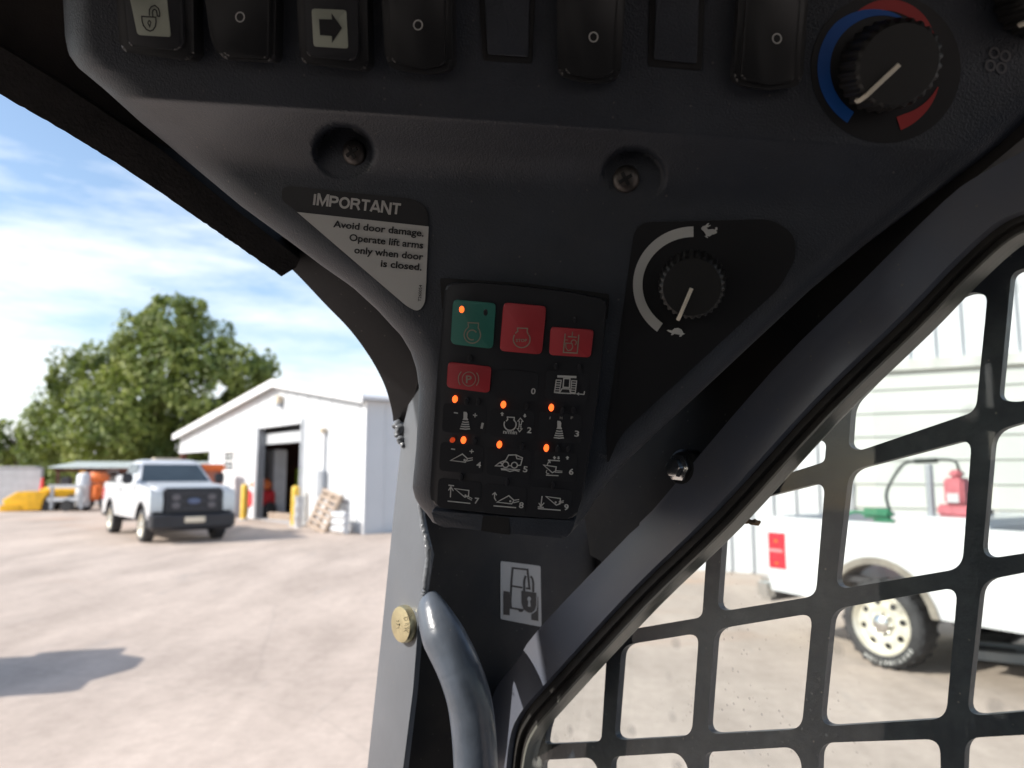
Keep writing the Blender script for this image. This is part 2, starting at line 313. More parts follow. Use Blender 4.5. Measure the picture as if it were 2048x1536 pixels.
def frame_on(pl, px, py, h=0, updir=None):
    n = pl.n; x = (pl.at(px + 10, py + 0.8, h) - pl.at(px, py, h)).normalized(); x = (x - n * x.dot(n)).normalized(); y = n.cross(x)
    o = pl.at(px, py, h); return Matrix(((x.x, y.x, n.x, o.x), (x.y, y.y, n.y, o.y), (x.z, y.z, n.z, o.z), (0, 0, 0, 1)))
def tube_bm(bm, pts, rad, n=12, cap=True, flat=None):
    P = [V(p) for p in pts]; rings = []; up = V((0, 0, 1))
    for i, p in enumerate(P):
        t = (P[min(i + 1, len(P) - 1)] - P[max(i - 1, 0)]).normalized()
        a = t.cross(up if abs(t.dot(up)) < 0.9 else V((1, 0, 0))).normalized(); b = t.cross(a)
        r = rad[i] if isinstance(rad, (list, tuple)) else rad
        ra, rb = r if isinstance(r, tuple) else (r, r)
        rings.append([bm.verts.new(p + a * ra * math.cos(2 * math.pi * k / n) + b * rb * math.sin(2 * math.pi * k / n)) for k in range(n)])
    for A, B in zip(rings, rings[1:]):
        for k in range(n): bm.faces.new([A[k], A[(k + 1) % n], B[(k + 1) % n], B[k]])
    if cap: bm.faces.new(rings[0]); bm.faces.new(rings[-1])
def spline(pts, per=8):
    P = [V(p) for p in pts]; out = []
    for i in range(len(P) - 1):
        p0 = P[max(i - 1, 0)]; p1 = P[i]; p2 = P[i + 1]; p3 = P[min(i + 2, len(P) - 1)]
        for j in range(per):
            t = j / per
            out.append(0.5 * ((2 * p1) + (p2 - p0) * t + (2 * p0 - 5 * p1 + 4 * p2 - p3) * t * t + (3 * p1 - p0 - 3 * p2 + p3) * t ** 3))
    out.append(P[-1]); return out
def box_bm(bm, x0, x1, y0, y1, z0, z1, bev=0, M=None, seg=2):
    k = bmesh.ops.create_cube(bm, size=1)
    for v in k['verts']:
        v.co = V((x0 + (v.co.x + .5) * (x1 - x0), y0 + (v.co.y + .5) * (y1 - y0), z0 + (v.co.z + .5) * (z1 - z0)))
    if bev:
        es = list({e for v in k['verts'] for e in v.link_edges}); r = bmesh.ops.bevel(bm, geom=es, offset=bev, segments=seg, affect='EDGES', clamp_overlap=True)
        vs = list({v for f in r['faces'] for v in f.verts} | {v for v in k['verts'] if v.is_valid})
    else: vs = k['verts']
    if M:
        for v in vs: v.co = M @ v.co
def box(name, x0, x1, y0, y1, z0, z1, m, parent=None, bev=0, M=None, label=None, loc=None):
    bm = bmesh.new(); box_bm(bm, x0, x1, y0, y1, z0, z1, bev, M); return fin(name, bm, m, parent, ang=35 if bev else None, label=label, loc=loc)
def interp(tab, x):
    if x <= tab[0][0]: return tab[0][1]
    for (a, b), (c, d) in zip(tab, tab[1:]):
        if x <= c: return b + (d - b) * (x - a) / (c - a)
    return tab[-1][1]
def holed(name, outer, holes, place, depth_vec, m, parent=None, label=None, smooth=False):
    """flat plate with holes: 2D loops, place(x,y)->3D, thickness along depth_vec"""
    loops = [outer] + holes; flat = [p for l in loops for p in l]
    tris = tessellate_polygon([[V((x, y, 0)) for x, y in l] for l in loops])
    top = [place(x, y) for x, y in flat]; n = len(top); vs = top + [p + depth_vec for p in top]
    fs = [tuple(t) for t in tris] + [tuple(i + n for i in reversed(t)) for t in tris]
    k = 0
    for l in loops:
        for i in range(len(l)): a = k + i; b = k + (i + 1) % len(l); fs.append((a, b, b + n, a + n))
        k += len(l)
    return mk(name, vs, fs, m, parent, smooth, label=label)

# ================================================================== the yard: ground
g = mk('ground', [(-400, -200, 0), (400, -200, 0), (400, 900, 0), (-400, 900, 0)], [(0, 1, 2, 3)], ground_mat()); g['kind'] = 'structure'

# ------------------------------------------------------------------ white workshop on the left
def frame2(pt2, d):                      # building frame: x along the front towards the right, y into the building
    return (pt2[0], pt2[1], 0), math.atan2(d[1], d[0])
loc, rz = frame2((-4.1, 20.8), (0.62, -0.78))
shop = thing('workshop', 'white steel workshop with gable end and half open roller door', 'building', loc, rz)
APX, APZ, EZ, LX, LZ = -6.6, 4.72, 3.72, -19.2, 3.32
zr = lambda x: EZ + (APZ - EZ) * (-x) / (-APX) if x > APX else APZ + (LZ - APZ) * (x - APX) / (LX - APX)
door = [(-8.4, 0.0), (-4.5, 0.0), (-4.5, 3.3), (-8.4, 3.3)]
outer = [(0, 0), (0, EZ), (APX, APZ), (LX, LZ), (LX, 2.75), (-14.4, 2.75), (-14.4, 0), (-8.4, 0), (-8.4, 3.3), (-4.5, 3.3), (-4.5, 0)]
win = [(-12.35, 1.75), (-11.05, 1.75), (-11.05, 2.55), (-12.35, 2.55)]
holed('gable_wall', outer, [win], lambda x, y: V((x, 0, y)), V((0, 0.14, 0)), WALLW, shop)
box('side_wall', -0.14, 0, 0.14, 26, 0, EZ, WALLW, shop)
box('lean_to_wall', -14.4, -14.26, 0.14, 26, 0, 4.0, WALLW, shop)
mk('roof', [(0.25, -0.25, zr(0) + .0), (APX, -0.25, APZ + .06), (LX - .2, -0.25, LZ + .03), (LX - .2, 26.2, LZ + .03), (APX, 26.2, APZ + .06), (0.25, 26.2, zr(0)),
            (0.25, -0.25, zr(0) + .1), (APX, -0.25, APZ + .16), (LX - .2, -0.25, LZ + .13), (LX - .2, 26.2, LZ + .13), (APX, 26.2, APZ + .16), (0.25, 26.2, zr(0) + .1)],
   [(6, 7, 10, 11), (7, 8, 9, 10), (0, 5, 4, 1), (1, 4, 3, 2), (0, 1, 7, 6), (1, 2, 8, 7), (5, 11, 10, 4), (4, 10, 9, 3), (0, 6, 11, 5), (2, 3, 9, 8)], ROOFW, shop)
bm = bmesh.new(); box_bm(bm, 0, 1, 0, 1, 0, 1); ribme = bpy.data.meshes.new('wall_rib'); bm.to_mesh(ribme); bm.free(); ribme.materials.append(WALLW)
def rib(parent, x, z0, z1, y=-0.022, wd=0.05, d=0.022, rot=None):
    o = bpy.data.objects.new('wall_rib', ribme); C.objects.link(o); o.parent = parent; o.location = (x, y, z0); o.scale = (wd, d, z1 - z0); return o
x = -0.45
while x > -19.8:
    lo = 2.76 if x < -14.4 else (3.42 if -8.55 < x < -4.4 else 0.02)
    if not (-12.5 < x < -10.95): rib(shop, x, lo, zr(x) - 0.16)
    else: rib(shop, x, 2.68, zr(x) - 0.16); rib(shop, x, 0.02, 1.62)
    x -= 0.92
for k in range(26):
    o = bpy.data.objects.new('side_rib', ribme); C.objects.link(o); o.parent = shop; o.location = (0.0, 0.6 + k * 0.92, 0.02); o.scale = (0.022, 0.05, EZ - 0.1)
# door trim, roller door, lintel
for x0, x1, z0, z1 in ((-8.58, -8.4, 0, 3.46), (-4.5, -4.32, 0, 3.46)): box('door_jamb', x0, x1, -0.05, 0.22, z0, z1, GREYM, shop)
box('door_lintel', -8.4, -4.5, -0.05, 0.22, 3.3, 3.46, WALLW, shop)
rd = box('roller_door', -8.36, -4.54, 0.25, 0.33, 2.72, 3.12, WALLW, shop)
for k in range(5): box('slat_rib', -8.34, -4.56, 0.235, 0.25, 2.74 + k * 0.08, 2.76 + k * 0.08, GREYM, rd)
box('corner_trim', -0.12, 0.035, -0.035, 0.0, 0, EZ - 0.05, ROOFW, shop)
mk('rake_trim', [(x, y, z + dz) for y in (-0.30, -0.262) for dz in (-0.1, 0.17) for x, z in ((0.28, zr(0)), (APX, APZ + .06), (LX - .22, LZ + .03))],
   [(0, 1, 4, 3), (1, 2, 5, 4), (6, 9, 10, 7), (7, 10, 11, 8), (3, 4, 10, 9), (4, 5, 11, 10), (0, 6, 7, 1), (1, 7, 8, 2), (0, 3, 9, 6), (2, 8, 11, 5)], ROOFW, shop)
wn = holed('window', [(-12.43, 1.67), (-10.97, 1.67), (-10.97, 2.63), (-12.43, 2.63)], [[(-12.3, 1.8), (-11.1, 1.8), (-11.1, 2.12), (-12.3, 2.12)], [(-12.3, 2.18), (-11.1, 2.18), (-11.1, 2.5), (-12.3, 2.5)]],
           lambda x, y: V((x, -0.03, y)), V((0, 0.1, 0)), ROOFW, shop)
for z0, z1 in ((1.8, 2.12), (2.18, 2.5)):
    box('pane', -12.3, -11.1, 0.02, 0.035, z0, z1, GLASSD, wn)
    box('muntin', -12.3, -11.1, -0.01, 0.015, (z0 + z1) / 2 - 0.015, (z0 + z1) / 2 + 0.015, ROOFW, wn)
lp = box('wall_light', -6.45, -6.15, -0.22, -0.03, 4.08, 4.34, BEIGE, shop, bev=0.03); box('light_lens', -6.42, -6.18, -0.2, -0.02, 3.95, 4.08, GREYM, lp)
bx = box('meter_box', -2.78, -2.45, -0.18, -0.03, 0.95, 1.75, GREYM, shop, bev=0.02)
box('conduit', -2.66, -2.56, -0.12, -0.03, 1.75, 2.9, ROOFW, shop); box('conduit_head', -2.72, -2.5, -0.2, -0.02, 2.9, 3.05, BEIGE, shop, bev=0.02)
box('lean_to_post', -19.6, -19.35, 0.15, 0.4, 0, 2.75, BROWN, shop)
box('lean_to_beam', LX, -14.4, -0.03, 0.2, 2.6, 2.75, WALLW, shop)
# interior of the workshop seen through the door
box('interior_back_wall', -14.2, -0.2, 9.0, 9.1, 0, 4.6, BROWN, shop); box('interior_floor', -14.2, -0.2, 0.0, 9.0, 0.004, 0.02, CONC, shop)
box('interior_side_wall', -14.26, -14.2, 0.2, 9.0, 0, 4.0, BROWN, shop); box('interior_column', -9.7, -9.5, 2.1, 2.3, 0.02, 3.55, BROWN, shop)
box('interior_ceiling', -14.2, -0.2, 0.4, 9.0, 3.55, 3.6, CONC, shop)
# things inside and around the door
cabn = thing('storage_cabinet', 'pale grey storage cabinet standing inside the open workshop door', 'cabinet', shop.matrix_basis @ V((-9.9, 1.0, 0.02)), rz)
box('cabinet_body', -1.1, 1.1, -0.25, 0.25, 0, 2.55, CONC, cabn, bev=0.03); box('cabinet_sign', -0.65, 0.4, -0.275, -0.255, 1.75, 2.3, GREYM, cabn); box('handle', 0.85, 0.93, -0.3, -0.255, 1.15, 1.35, DKMETAL, cabn)
def small_machine(name, label, cat, loc, rz, body, k):
    t = thing(name, label, cat, loc, rz)
    box('engine_body', -0.32 * k, 0.32 * k, -0.28 * k, 0.28 * k, 0.28 * k, 0.75 * k, body, t, bev=0.06 * k)
    bm = bmesh.new(); lathe_bm(bm, [(0.02, 0), (0.24 * k, 0.02), (0.30 * k, 0.16 * k), (0.2 * k, 0.3 * k)], Matrix.Translation((0, 0, 0.76 * k)), 16); fin('drum', bm, ORANGE, t, ang=40)
    for s in (-1, 1):
        bm = bmesh.new(); lathe_bm(bm, [(0.08 * k, -.06 * k), (0.2 * k, -.06 * k), (0.22 * k, 0), (0.2 * k, .06 * k), (0.08 * k, .06 * k)], Matrix.Translation((s * 0.36 * k, 0, 0.22 * k)) @ Matrix.Rotation(R(90), 4, 'Y'), 16); fin('wheel', bm, TYRE, t, ang=40)
    bm = bmesh.new(); tube_bm(bm, spline([(-0.2 * k, 0.25 * k, 0.7 * k), (-0.2 * k, 0.5 * k, 1.05 * k), (0.2 * k, 0.5 * k, 1.05 * k), (0.2 * k, 0.25 * k, 0.7 * k)], 4), 0.02 * k, 8); fin('push_handle', bm, DKMETAL, t, ang=60)
    return t
small_machine('floor_machine', 'red machine with orange drum just inside the workshop door', 'machine', shop.matrix_basis @ V((-9.0, 0.35, 0.02)), rz + 0.4, REDP, 1.35)
pl_ = thing('timber_stack', 'short timbers lying on the floor inside the workshop door', 'timber', shop.matrix_basis @ V((-7.2, 0.6, 0.02)), rz + 0.2)
for k in range(4): box('timber', -0.7, 0.7, -0.25 + 0.14 * (k % 3), -0.13 + 0.14 * (k % 3), 0.13 * (k // 3), 0.12 + 0.13 * (k // 3), WOOD, pl_, bev=0.01)
vest = box('safety_vest', -0.18, 0.18, -0.04, 0.04, -0.45, 0.3, mat('lime cloth', (0.45, 0.6, 0.03), 0.8), None, bev=0.035, loc=shop.matrix_basis @ V((-9.6, 2.02, 1.55))); vest.rotation_euler = (0, 0, rz)
tag(vest, 'lime green vest hanging on a column inside the workshop', 'vest')

# bollards
def bollard(px, py, label, h=1.28):
    p = gp(px, py); t = thing('bollard', label, 'bollard', (p.x, p.y, 0), 0, 'yellow bollards at the workshop door')
    bm = bmesh.new(); lathe_bm(bm, [(0.125, 0), (0.125, h - 0.10), (0.115, h - 0.05), (0.08, h - 0.015), (0.01, h)], Matrix.Identity(4), 20); fin('pipe', bm, YELLOW, t, ang=50)
    bm = bmesh.new(); lathe_bm(bm, [(0.19, 0.003), (0.185, 0.03), (0.128, 0.05)], Matrix.Identity(4), 20); fin('collar', bm, CONC, t, ang=50)
bollard(589, 1053, 'bright yellow bollard right of the roller door, beside wood pallet'); bollard(487, 1040, 'yellow bollard left of the roller door, behind white truck')
# pallet leaning on the gable
pa = thing('wood_pallet', 'weathered wooden pallet leaning against white workshop wall', 'pallet', shop.matrix_basis @ V((-1.75, -0.62, 0.02)), rz); pa.rotation_euler = (R(-22), R(9), rz)
for k in range(7): box('deck_board', -0.62, 0.62, -0.075, -0.055, 0.02 + k * 0.178, 0.125 + k * 0.178, WOOD, pa, bev=0.004)
for x in (-0.6, -0.05, 0.5): box('stringer', x, x + 0.1, -0.055, 0.045, 0.0, 1.2, WOOD, pa, bev=0.004)
for k in range(3): box('bottom_board', -0.62, 0.62, 0.045, 0.06, 0.05 + k * 0.48, 0.15 + k * 0.48, WOOD, pa, bev=0.004)
for k, x in enumerate((-0.45, -0.78)):
    o = thing('white_pipe_rack', ('white pipes stacked by the pallet at the workshop corner', 'white buckets standing left of the wood pallet')[k], 'pipes' if k == 0 else 'buckets', shop.matrix_basis @ V(((-0.5, -0.45, 0), (-3.35, -0.5, 0))[k]), rz)
    if k == 0:
        for j in range(3):
            bm = bmesh.new(); tube_bm(bm, [(-0.45, 0, 0.11 + 0.2 * j), (0.35, 0, 0.11 + 0.2 * j)], 0.098, 14); fin('pipe', bm, WHITEP, o, ang=50)
    else:
        o.name = 'bucket_stack'
        for j in range(3):
            bm = bmesh.new(); lathe_bm(bm, [(0.12, 0), (0.15, 0.34), (0.16, 0.35), (0.16, 0.37)], Matrix.Translation((j * 0.02, 0, 0.3 * j)), 18); fin('bucket', bm, WHITEP, o, ang=40)
# orange machine beside the workshop wall, behind the truck
om = thing('orange_compressor', 'orange topped upright machine behind the truck at the workshop wall', 'machine', shop.matrix_basis @ V((-10.6, -1.1, 0)), rz)
box('cabinet', -0.5, 0.5, -0.4, 0.4, 0.25, 1.75, mat('dusty red brown', (0.34, 0.12, 0.08), 0.6, vary=0.3, vscale=3), om, bev=0.05); box('hood', -0.58, 0.58, -0.48, 0.48, 1.75, 2.0, ORANGE, om, bev=0.08)
for s in (-1, 1):
    bm = bmesh.new(); lathe_bm(bm, [(0.1, -.08), (0.28, -.08), (0.3, 0), (0.28, .08), (0.1, .08)], Matrix.Translation((s * 0.55, 0, 0.3)) @ Matrix.Rotation(R(90), 4, 'Y'), 18); fin('wheel', bm, TYRE, om, ang=40)

# ------------------------------------------------------------------ pickup trucks
def ring(z, x0, x1, w, r=0.12, seg=4): return [(x, y, z) for x, y in rpoly([(x0, -w), (x1, -w), (x1, w), (x0, w)], r, seg)]
def stack(name, rings, m, parent, ang=35):
    bm = bmesh.new(); rv = [[bm.verts.new(p) for p in r] for r in rings]; n = len(rv[0])
    for a, b in zip(rv, rv[1:]):
        for i in range(n): bm.faces.new([a[i], a[(i + 1) % n], b[(i + 1) % n], b[i]])
    bm.faces.new(rv[0]); bm.faces.new(rv[-1]); return fin(name, bm, m, parent, ang=ang)
def arch(cx, cz, r, n=12, z0=0.5):
    a0 = math.asin((z0 - cz) / r); return [(cx + r * math.cos(math.pi - a0 - (math.pi - 2 * a0) * i / n), cz + r * math.sin(math.pi - a0 - (math.pi - 2 * a0) * i / n)) for i in range(n + 1)]
def side_panel(name, prof, s, w, m, parent, th=0.07, bev=0.025, bulge=0.035, zmid=0.95):
    n = V((0, s, 0)); vs = [V((x, 0, z)) for x, z in prof]
    tris = tessellate_polygon([[V((x, z, 0)) for x, z in prof]])
    bm = bmesh.new(); top = [bm.verts.new((v.x, s * w, v.z)) for v in vs]
    es = set()
    for t in tris:
        try: bm.faces.new([top[i] for i in t])
        except ValueError: pass
    bmesh.ops.recalc_face_normals(bm, faces=bm.faces)
    bmesh.ops.subdivide_edges(bm, edges=bm.edges[:], cuts=2, use_grid_fill=True)
    for v in bm.verts:
        k = abs(v.co.z - zmid) / 0.5; v.co.y = s * (w - bulge * k * k)
    r = bmesh.ops.extrude_face_region(bm, geom=bm.faces[:]); 
    for v in [e for e in r['geom'] if isinstance(e, bmesh.types.BMVert)]: v.co.y -= s * th
    return fin(name, bm, m, parent, ang=30)
def wheel(parent, x, y, r, wd, s, hub='plain', letter=False):
    M = Matrix.Translation((x, y, r)) @ Matrix.Rotation(R(-90 * s), 4, 'X')     # local z points outward
    h = wd / 2; bm = bmesh.new()
    lathe_bm(bm, [(r * .68, -h), (r * .76, -h * 1.04), (r * .90, -h * 1.0), (r * .975, -h * .82), (r, -h * .55), (r, h * .55), (r * .975, h * .82), (r * .90, h * 1.0), (r * .77, h * 1.04), (r * .71, h * .92), (r * .68, h * .6)], M, 48, cap=False)
    for k in range(48):                                            # tread lugs
        a = 2 * math.pi * k / 48
        box_bm(bm, r * .985, r * 1.0 + .004, -.018, .018, (-h * .85 if k % 2 else h * .1), (-h * .1 if k % 2 else h * .85), 0, M @ Matrix.Rotation(a, 4, 'Z'))
    wv = fin('wheel', bm, TYRE, parent, ang=35)
    bm = bmesh.new(); lathe_bm(bm, [(r * .715, h * .93), (r * .69, h * .98), (r * .66, h * .90), (r * .635, h * .66), (r * .57, h * .56), (r * .44, h * .70), (r * .32, h * .74), (r * .26, h * .60), (r * .01, h * .60)], M, 48, cap=False); fin('rim', bm, RIMM, wv, ang=50)
    bm = bmesh.new(); lathe_bm(bm, [(r * .20, h * .60), (r * .20, h * .95), (r * .14, h * 1.08), (r * .01, h * 1.12)], M, 24, cap=False)
    for k in range(6 if hub == 'plain' else 8): lathe_bm(bm, [(r * .028, h * .6), (r * .028, h * .92), (r * .01, h * .95)], M @ Matrix.Rotation(k * math.pi / 4, 4, 'Z') @ Matrix.Translation((r * .235, 0, 0)), 8, cap=False)
    fin('hub_cap', bm, CHROME, wv, ang=40)
    for k in range(8):
        bm = bmesh.new(); q = M @ Matrix.Rotation(k * math.pi / 4 + .2, 4, 'Z') @ Matrix.Translation((r * .49, 0, h * .665)) @ Matrix.Rotation(R(14), 4, 'Y')
        lathe_bm(bm, [(r * .068, 0), (r * .068, h * .06), (r * .058, h * .06), (r * .055, h * .02), (r * .001, h * .02)], q, 16, cap=False); fin('vent_hole_shade', bm, DARKGAP, wv, ang=40)  # dark discs on the rim stand in for shaded holes
    if letter:
        vs_all = []; fs_all = []; word = 'DESTINATION'
        for i, ch in enumerate(word):
            vs, fs = txt(ch, 0.02); cx = (min(v.x for v in vs) + max(v.x for v in vs)) / 2
            # letters read round the tyre with their feet towards the rim
            a = R(letter) - i * R(8.2)
            sz = r * .13; k = len(vs_all)
            for v in vs:
                rr = r * .85 + (v.y - .35) * sz; th = a - (v.x - cx) * sz / (r * .85); vs_all.append(M @ V((rr * math.cos(th), rr * math.sin(th), h * 1.062)))
            fs_all += [tuple(j + k for j in f) for f in fs]
        mk('lettering', vs_all, fs_all, WHITEPR, wv)
    return wv
def pickup(label, loc, rz, p):
    t = thing('pickup_truck', label, 'truck', loc, rz, 'white pickup trucks parked in the yard')
    W = 1.0; r = p['r']; wb = 1.8; belt = p['belt']; rail = p['rail']; front = 2.62; cb = p['cb']; tail = -1.8 - p['over']
    sill = p['sill']; ar = r + .12
    for s in (-1, 1):
        prof = [(cb, sill), *arch(wb, r + .03, ar, 14, sill), (front, sill + .1), (front, belt - .22), (front - .06, belt - .08), (front - .5, belt - .01), (0.95, belt + .05), (cb, belt + .05)]
        side_panel('fender_and_door', prof, s, W, WHITEP, t, zmid=.95)
        prof = [(tail, sill + .12), (tail + .02, sill + .02), *arch(-wb, r + .03, ar, 14, sill), (cb - .04, sill), (cb - .04, rail), (tail + .03, rail), (tail, rail - .05)]
        side_panel('bed_side', prof, s, W, WHITEP, t, zmid=.9)
        for ax in (wb, -wb):
            bm = bmesh.new(); aa = arch(ax, r + .03, ar - .012, 14, sill); bb = arch(ax, r + .03, ar + .05, 14, sill); q = []
            for (x0, z0), (x1, z1) in zip(aa, bb):
                q.append([bm.verts.new((x0, s * (W + .008 - (.04 if z0 > 1.1 else 0)), z0)), bm.verts.new((x1, s * (W + .002 - (.03 if z1 > 1.1 else 0)), z1)), bm.verts.new((x0, s * (W - .28), z0))])
            for a, b in zip(q, q[1:]): bm.faces.new([a[0], b[0], b[1], a[1]]); bm.faces.new([a[0], a[2], b[2], b[0]])
            fin('wheel_arch_lip', bm, p['lip'], t, ang=50)
        box('door_seam', cb + .12, cb + .13, s * (W + .001) - .003, s * (W + .001) + .003, sill + .05, belt, DARKGAP, t)
        box('door_seam', .96, .97, s * (W + .001) - .003, s * (W + .001) + .003, sill + .05, belt, DARKGAP, t)
        box('door_handle', cb + .2, cb + .4, s * W - .01, s * W + .03, belt - .14, belt - .10, TRIMB, t, bev=.01)
        m_ = box('mirror', .82, .98, min(s * 1.02, s * 1.26), max(s * 1.02, s * 1.26), belt + .05, belt + .32, TRIMB, t, bev=.04)
        tl = box('tail_light', tail - .012, tail + .25, min(s * (W - .17), s * (W + .004)), max(s * (W - .17), s * (W + .004)), rail - .54, rail - .13, TAILR, t, bev=.03)
        box('reverse_lens', tail + .02, tail + .20, min(s * (W - .1), s * (W + .008)), max(s * (W - .1), s * (W + .008)), rail - .36, rail - .31, mat('pale pink lens', (.62, .25, .26), .2), tl, bev=.01)
        for dz in (.24, .46): box('lamp_bulb', tail + .09, tail + .14, min(s * (W - .1), s * (W + .009)), max(s * (W - .1), s * (W + .009)), rail - dz - .02, rail - dz + .02, mat('amber bulb', (.6, .16, .02), .2), tl, bev=.008)
        hl = stack('headlight', [ring(belt - .60, front - .32, front + .04, .15, .03), ring(belt - .34, front - .34, front + .04, .16, .04), ring(belt - .12, front - .42, front - .0, .15, .03)], HEADL, t); hl.location = (0, s * .855, 0)
        for x in (wb, -wb): wheel(t, x, s * (W - .155), r, .27, s, p['hub'], p.get('letter') if (x < 0 and s < 0) else False)
        pts = [(.88, belt + .08), (cb + .17, belt + .08), (cb + .22, 1.0 * p['roof'] - .12), (.42, p['roof'] - .12)]
        mk('side_window', [(x, s * (.935 - (z - belt) * .25), z) for x, z in pts], [(0, 1, 2, 3)], GLASSD, t)
    stack('hood', [ring(sill + .3, .9, front - .02, .90), ring(belt - .16, .9, front - .01, .93), ring(belt, .9, front - .12, .90, .2), ring(belt + .055, .9, front - .35, .70, .25)], WHITEP, t)
    stack('cab', [ring(belt - .1, cb, 1.08, .955), ring(belt + .06, cb, 1.06, .945), ring(p['roof'] - .10, cb + .12, .36, .76, .1), ring(p['roof'] - .03, cb + .2, .22, .70, .14), ring(p['roof'], cb + .32, .08, .58, .2)], WHITEP, t)
    z0, z1 = belt + .10, p['roof'] - .13; f = lambda z: 1.06 - (z - belt - .06) / (p['roof'] - .16 - belt) * .70 + .012
    ww = lambda z: .945 - (z - belt - .06) / (p['roof'] - .16 - belt) * .185 - .08
    mk('windshield', [(f(z0), -ww(z0), z0), (f(z0), ww(z0), z0), (f(z1), ww(z1), z1), (f(z1), -ww(z1), z1)], [(0, 1, 2, 3)], GLASSD, t)
    mk('rear_window', [(cb + .0, -.7, belt + .12), (cb + .0, .7, belt + .12), (cb + .09, .62, p['roof'] - .16), (cb + .09, -.62, p['roof'] - .16)], [(0, 1, 2, 3)], GLASSD, t)
    box('underbody', tail + .1, front - .2, -.72, .72, sill - .01, sill + .2, DKMETAL, t)
    box('axle', -wb - .07, -wb + .07, -.75, .75, r - .07, r + .07, DKMETAL, t, bev=.03); box('front_axle', wb - .07, wb + .07, -.75, .75, r - .07, r + .07, DKMETAL, t, bev=.03)
    box('bed_floor', tail + .05, cb - .05, -.93, .93, rail - .55, rail - .50, DKMETAL, t); box('bed_front', cb - .09, cb - .04, -.93, .93, rail - .55, rail, WHITEP, t)
    tg = box('tailgate', tail - .02, tail + .05, -.80, .80, sill + .12, rail, WHITEP, t, bev=.02); box('tailgate_handle', tail - .035, tail - .02, -.12, .12, rail - .2, rail - .12, TRIMB, tg)
    box('rear_bumper', tail - .2, tail + .02, -.99, .99, sill - .10, sill + .13, CHROME, t, bev=.05)
    fb = stack('front_bumper', [ring(sill - .24, front - .2, front + .10, .90, .1), ring(sill - .14, front - .2, front + .2, 1.0, .14), ring(sill + .12, front - .2, front + .2, 1.0, .14), ring(sill + .16, front - .2, front + .14, .97, .12)], p['bump'], t)
    box('front_plate', front + .2, front + .225, -.24, .24, sill - .05, sill + .09, mat('cream plate', (.7, .62, .48), .5), fb, bev=.01)
    gz0, gz1 = sill + .14, belt - .04
    gr = box('grille', front - .1, front + .05, -.70, .70, gz0, gz1, TRIMB, t, bev=.05)
    for k in range(3):
        z = gz0 + (gz1 - gz0) * (.2 + .3 * k); box('grille_bar', front + .05, front + .075, -.58, .58, z - .025, z + .025, mat('grille grey', (.035, .036, .045), .35), gr, bev=.01)
    for yy in (-.42, .42):
        for k in (0.35, .65):
            bm = bmesh.new(); lathe_bm(bm, [(.095, 0), (.10, .03), (.07, .035), (.065, .012), (.002, .012)], Matrix.Translation((front + .05, yy, gz0 + (gz1 - gz0) * k)) @ Matrix.Rotation(R(90), 4, 'Y') @ Matrix.Scale(.7, 4, (1, 0, 0)), 20, cap=False); fin('grille_vent', bm, mat('vent grey', (.16, .15, .16), .35), gr, ang=40)
    bm = bmesh.new(); lathe_bm(bm, [(.001, .035), (.14, .03), (.16, 0)], Matrix.Translation((front + .06, 0, (gz0 + gz1) / 2)) @ Matrix.Rotation(R(90), 4, 'Y') @ Matrix.Scale(.5, 4, (1, 0, 0)), 28, cap=False); fin('emblem', bm, mat('blue oval emblem', (.10, .13, .22), .25), gr, ang=50)
    return t
F1 = V((.63, -.776, 0)).normalized(); L1 = V((-F1.y, F1.x, 0))
c1 = V((-9.0, 18.5, 0)) - F1 * 1.8 + L1 * .845
t1 = pickup('white pickup with black grille facing the camera beside the workshop', c1, math.atan2(F1.y, F1.x), dict(r=.40, belt=1.36, rail=1.42, roof=2.04, cb=-.78, over=1.02, sill=.54, hub='plain', lip=TRIMB, bump=TRIMB))
box('roof_beacon', -.25, .1, -.35, .35, 2.0, 2.09, BEIGE, t1, bev=.03)
rk = bmesh.new(); box_bm(rk, -1.75, -.95, -.9, .9, 1.41, 1.62, .05); fin('bed_toolbox', rk, WHITEP, t1, ang=35)
box('dash_paper', .72, .9, -.62, -.1, 1.40, 1.52, CONC, t1)
F2 = V((.52, -.856, 0)).normalized(); L2 = V((-F2.y, F2.x, 0))
c2 = V((3.31, 6.66, 0)) + F2 * 1.8 + L2 * .845 + V((0.03, 0.1, 0))
t2 = pickup('white pickup parked close by, seen through the side window screen', c2, math.atan2(F2.y, F2.x), dict(r=.378, belt=1.16, rail=1.255, roof=1.86, cb=-.50, over=1.17, sill=.50, hub='chrome', lip=mat('dusty arch plastic', (.20, .18, .15), .7, vary=.2, vscale=6), bump=CHROME, letter=326))
# transfer tank with pump in the bed
M2 = t2.matrix_basis
ft = thing('fuel_tank', 'white fuel transfer tank sitting in the bed of the nearer pickup', 'tank', M2 @ V((-1.30, -.1, .76)), t2.rotation_euler.z)
box('tank_body', -.36, .36, -.72, .72, 0, .56, WHITEP, ft, bev=.05); bm = bmesh.new(); lathe_bm(bm, [(.07, .56), (.07, .60), (.02, .61)], Matrix.Translation((-.1, .2, 0)), 16, cap=False); fin('filler_cap', bm, DKMETAL, ft, ang=40)
fp = thing('fuel_pump', 'red fuel pump with hose standing on the white tank', 'pump', M2 @ V((-1.30, -.52, 1.32)), t2.rotation_euler.z)
pk = mat('faded red pump', (.42, .12, .14), .5, vary=.15, vscale=12)
box('pump_body', -.085, .085, -.08, .08, .10, .33, pk, fp, bev=.02); box('meter_face', -.05, .05, -.088, -.08, .12, .2, CONC, fp); box('pump_base', -.16, .12, -.07, .07, .0, .10, pk, fp, bev=.02)
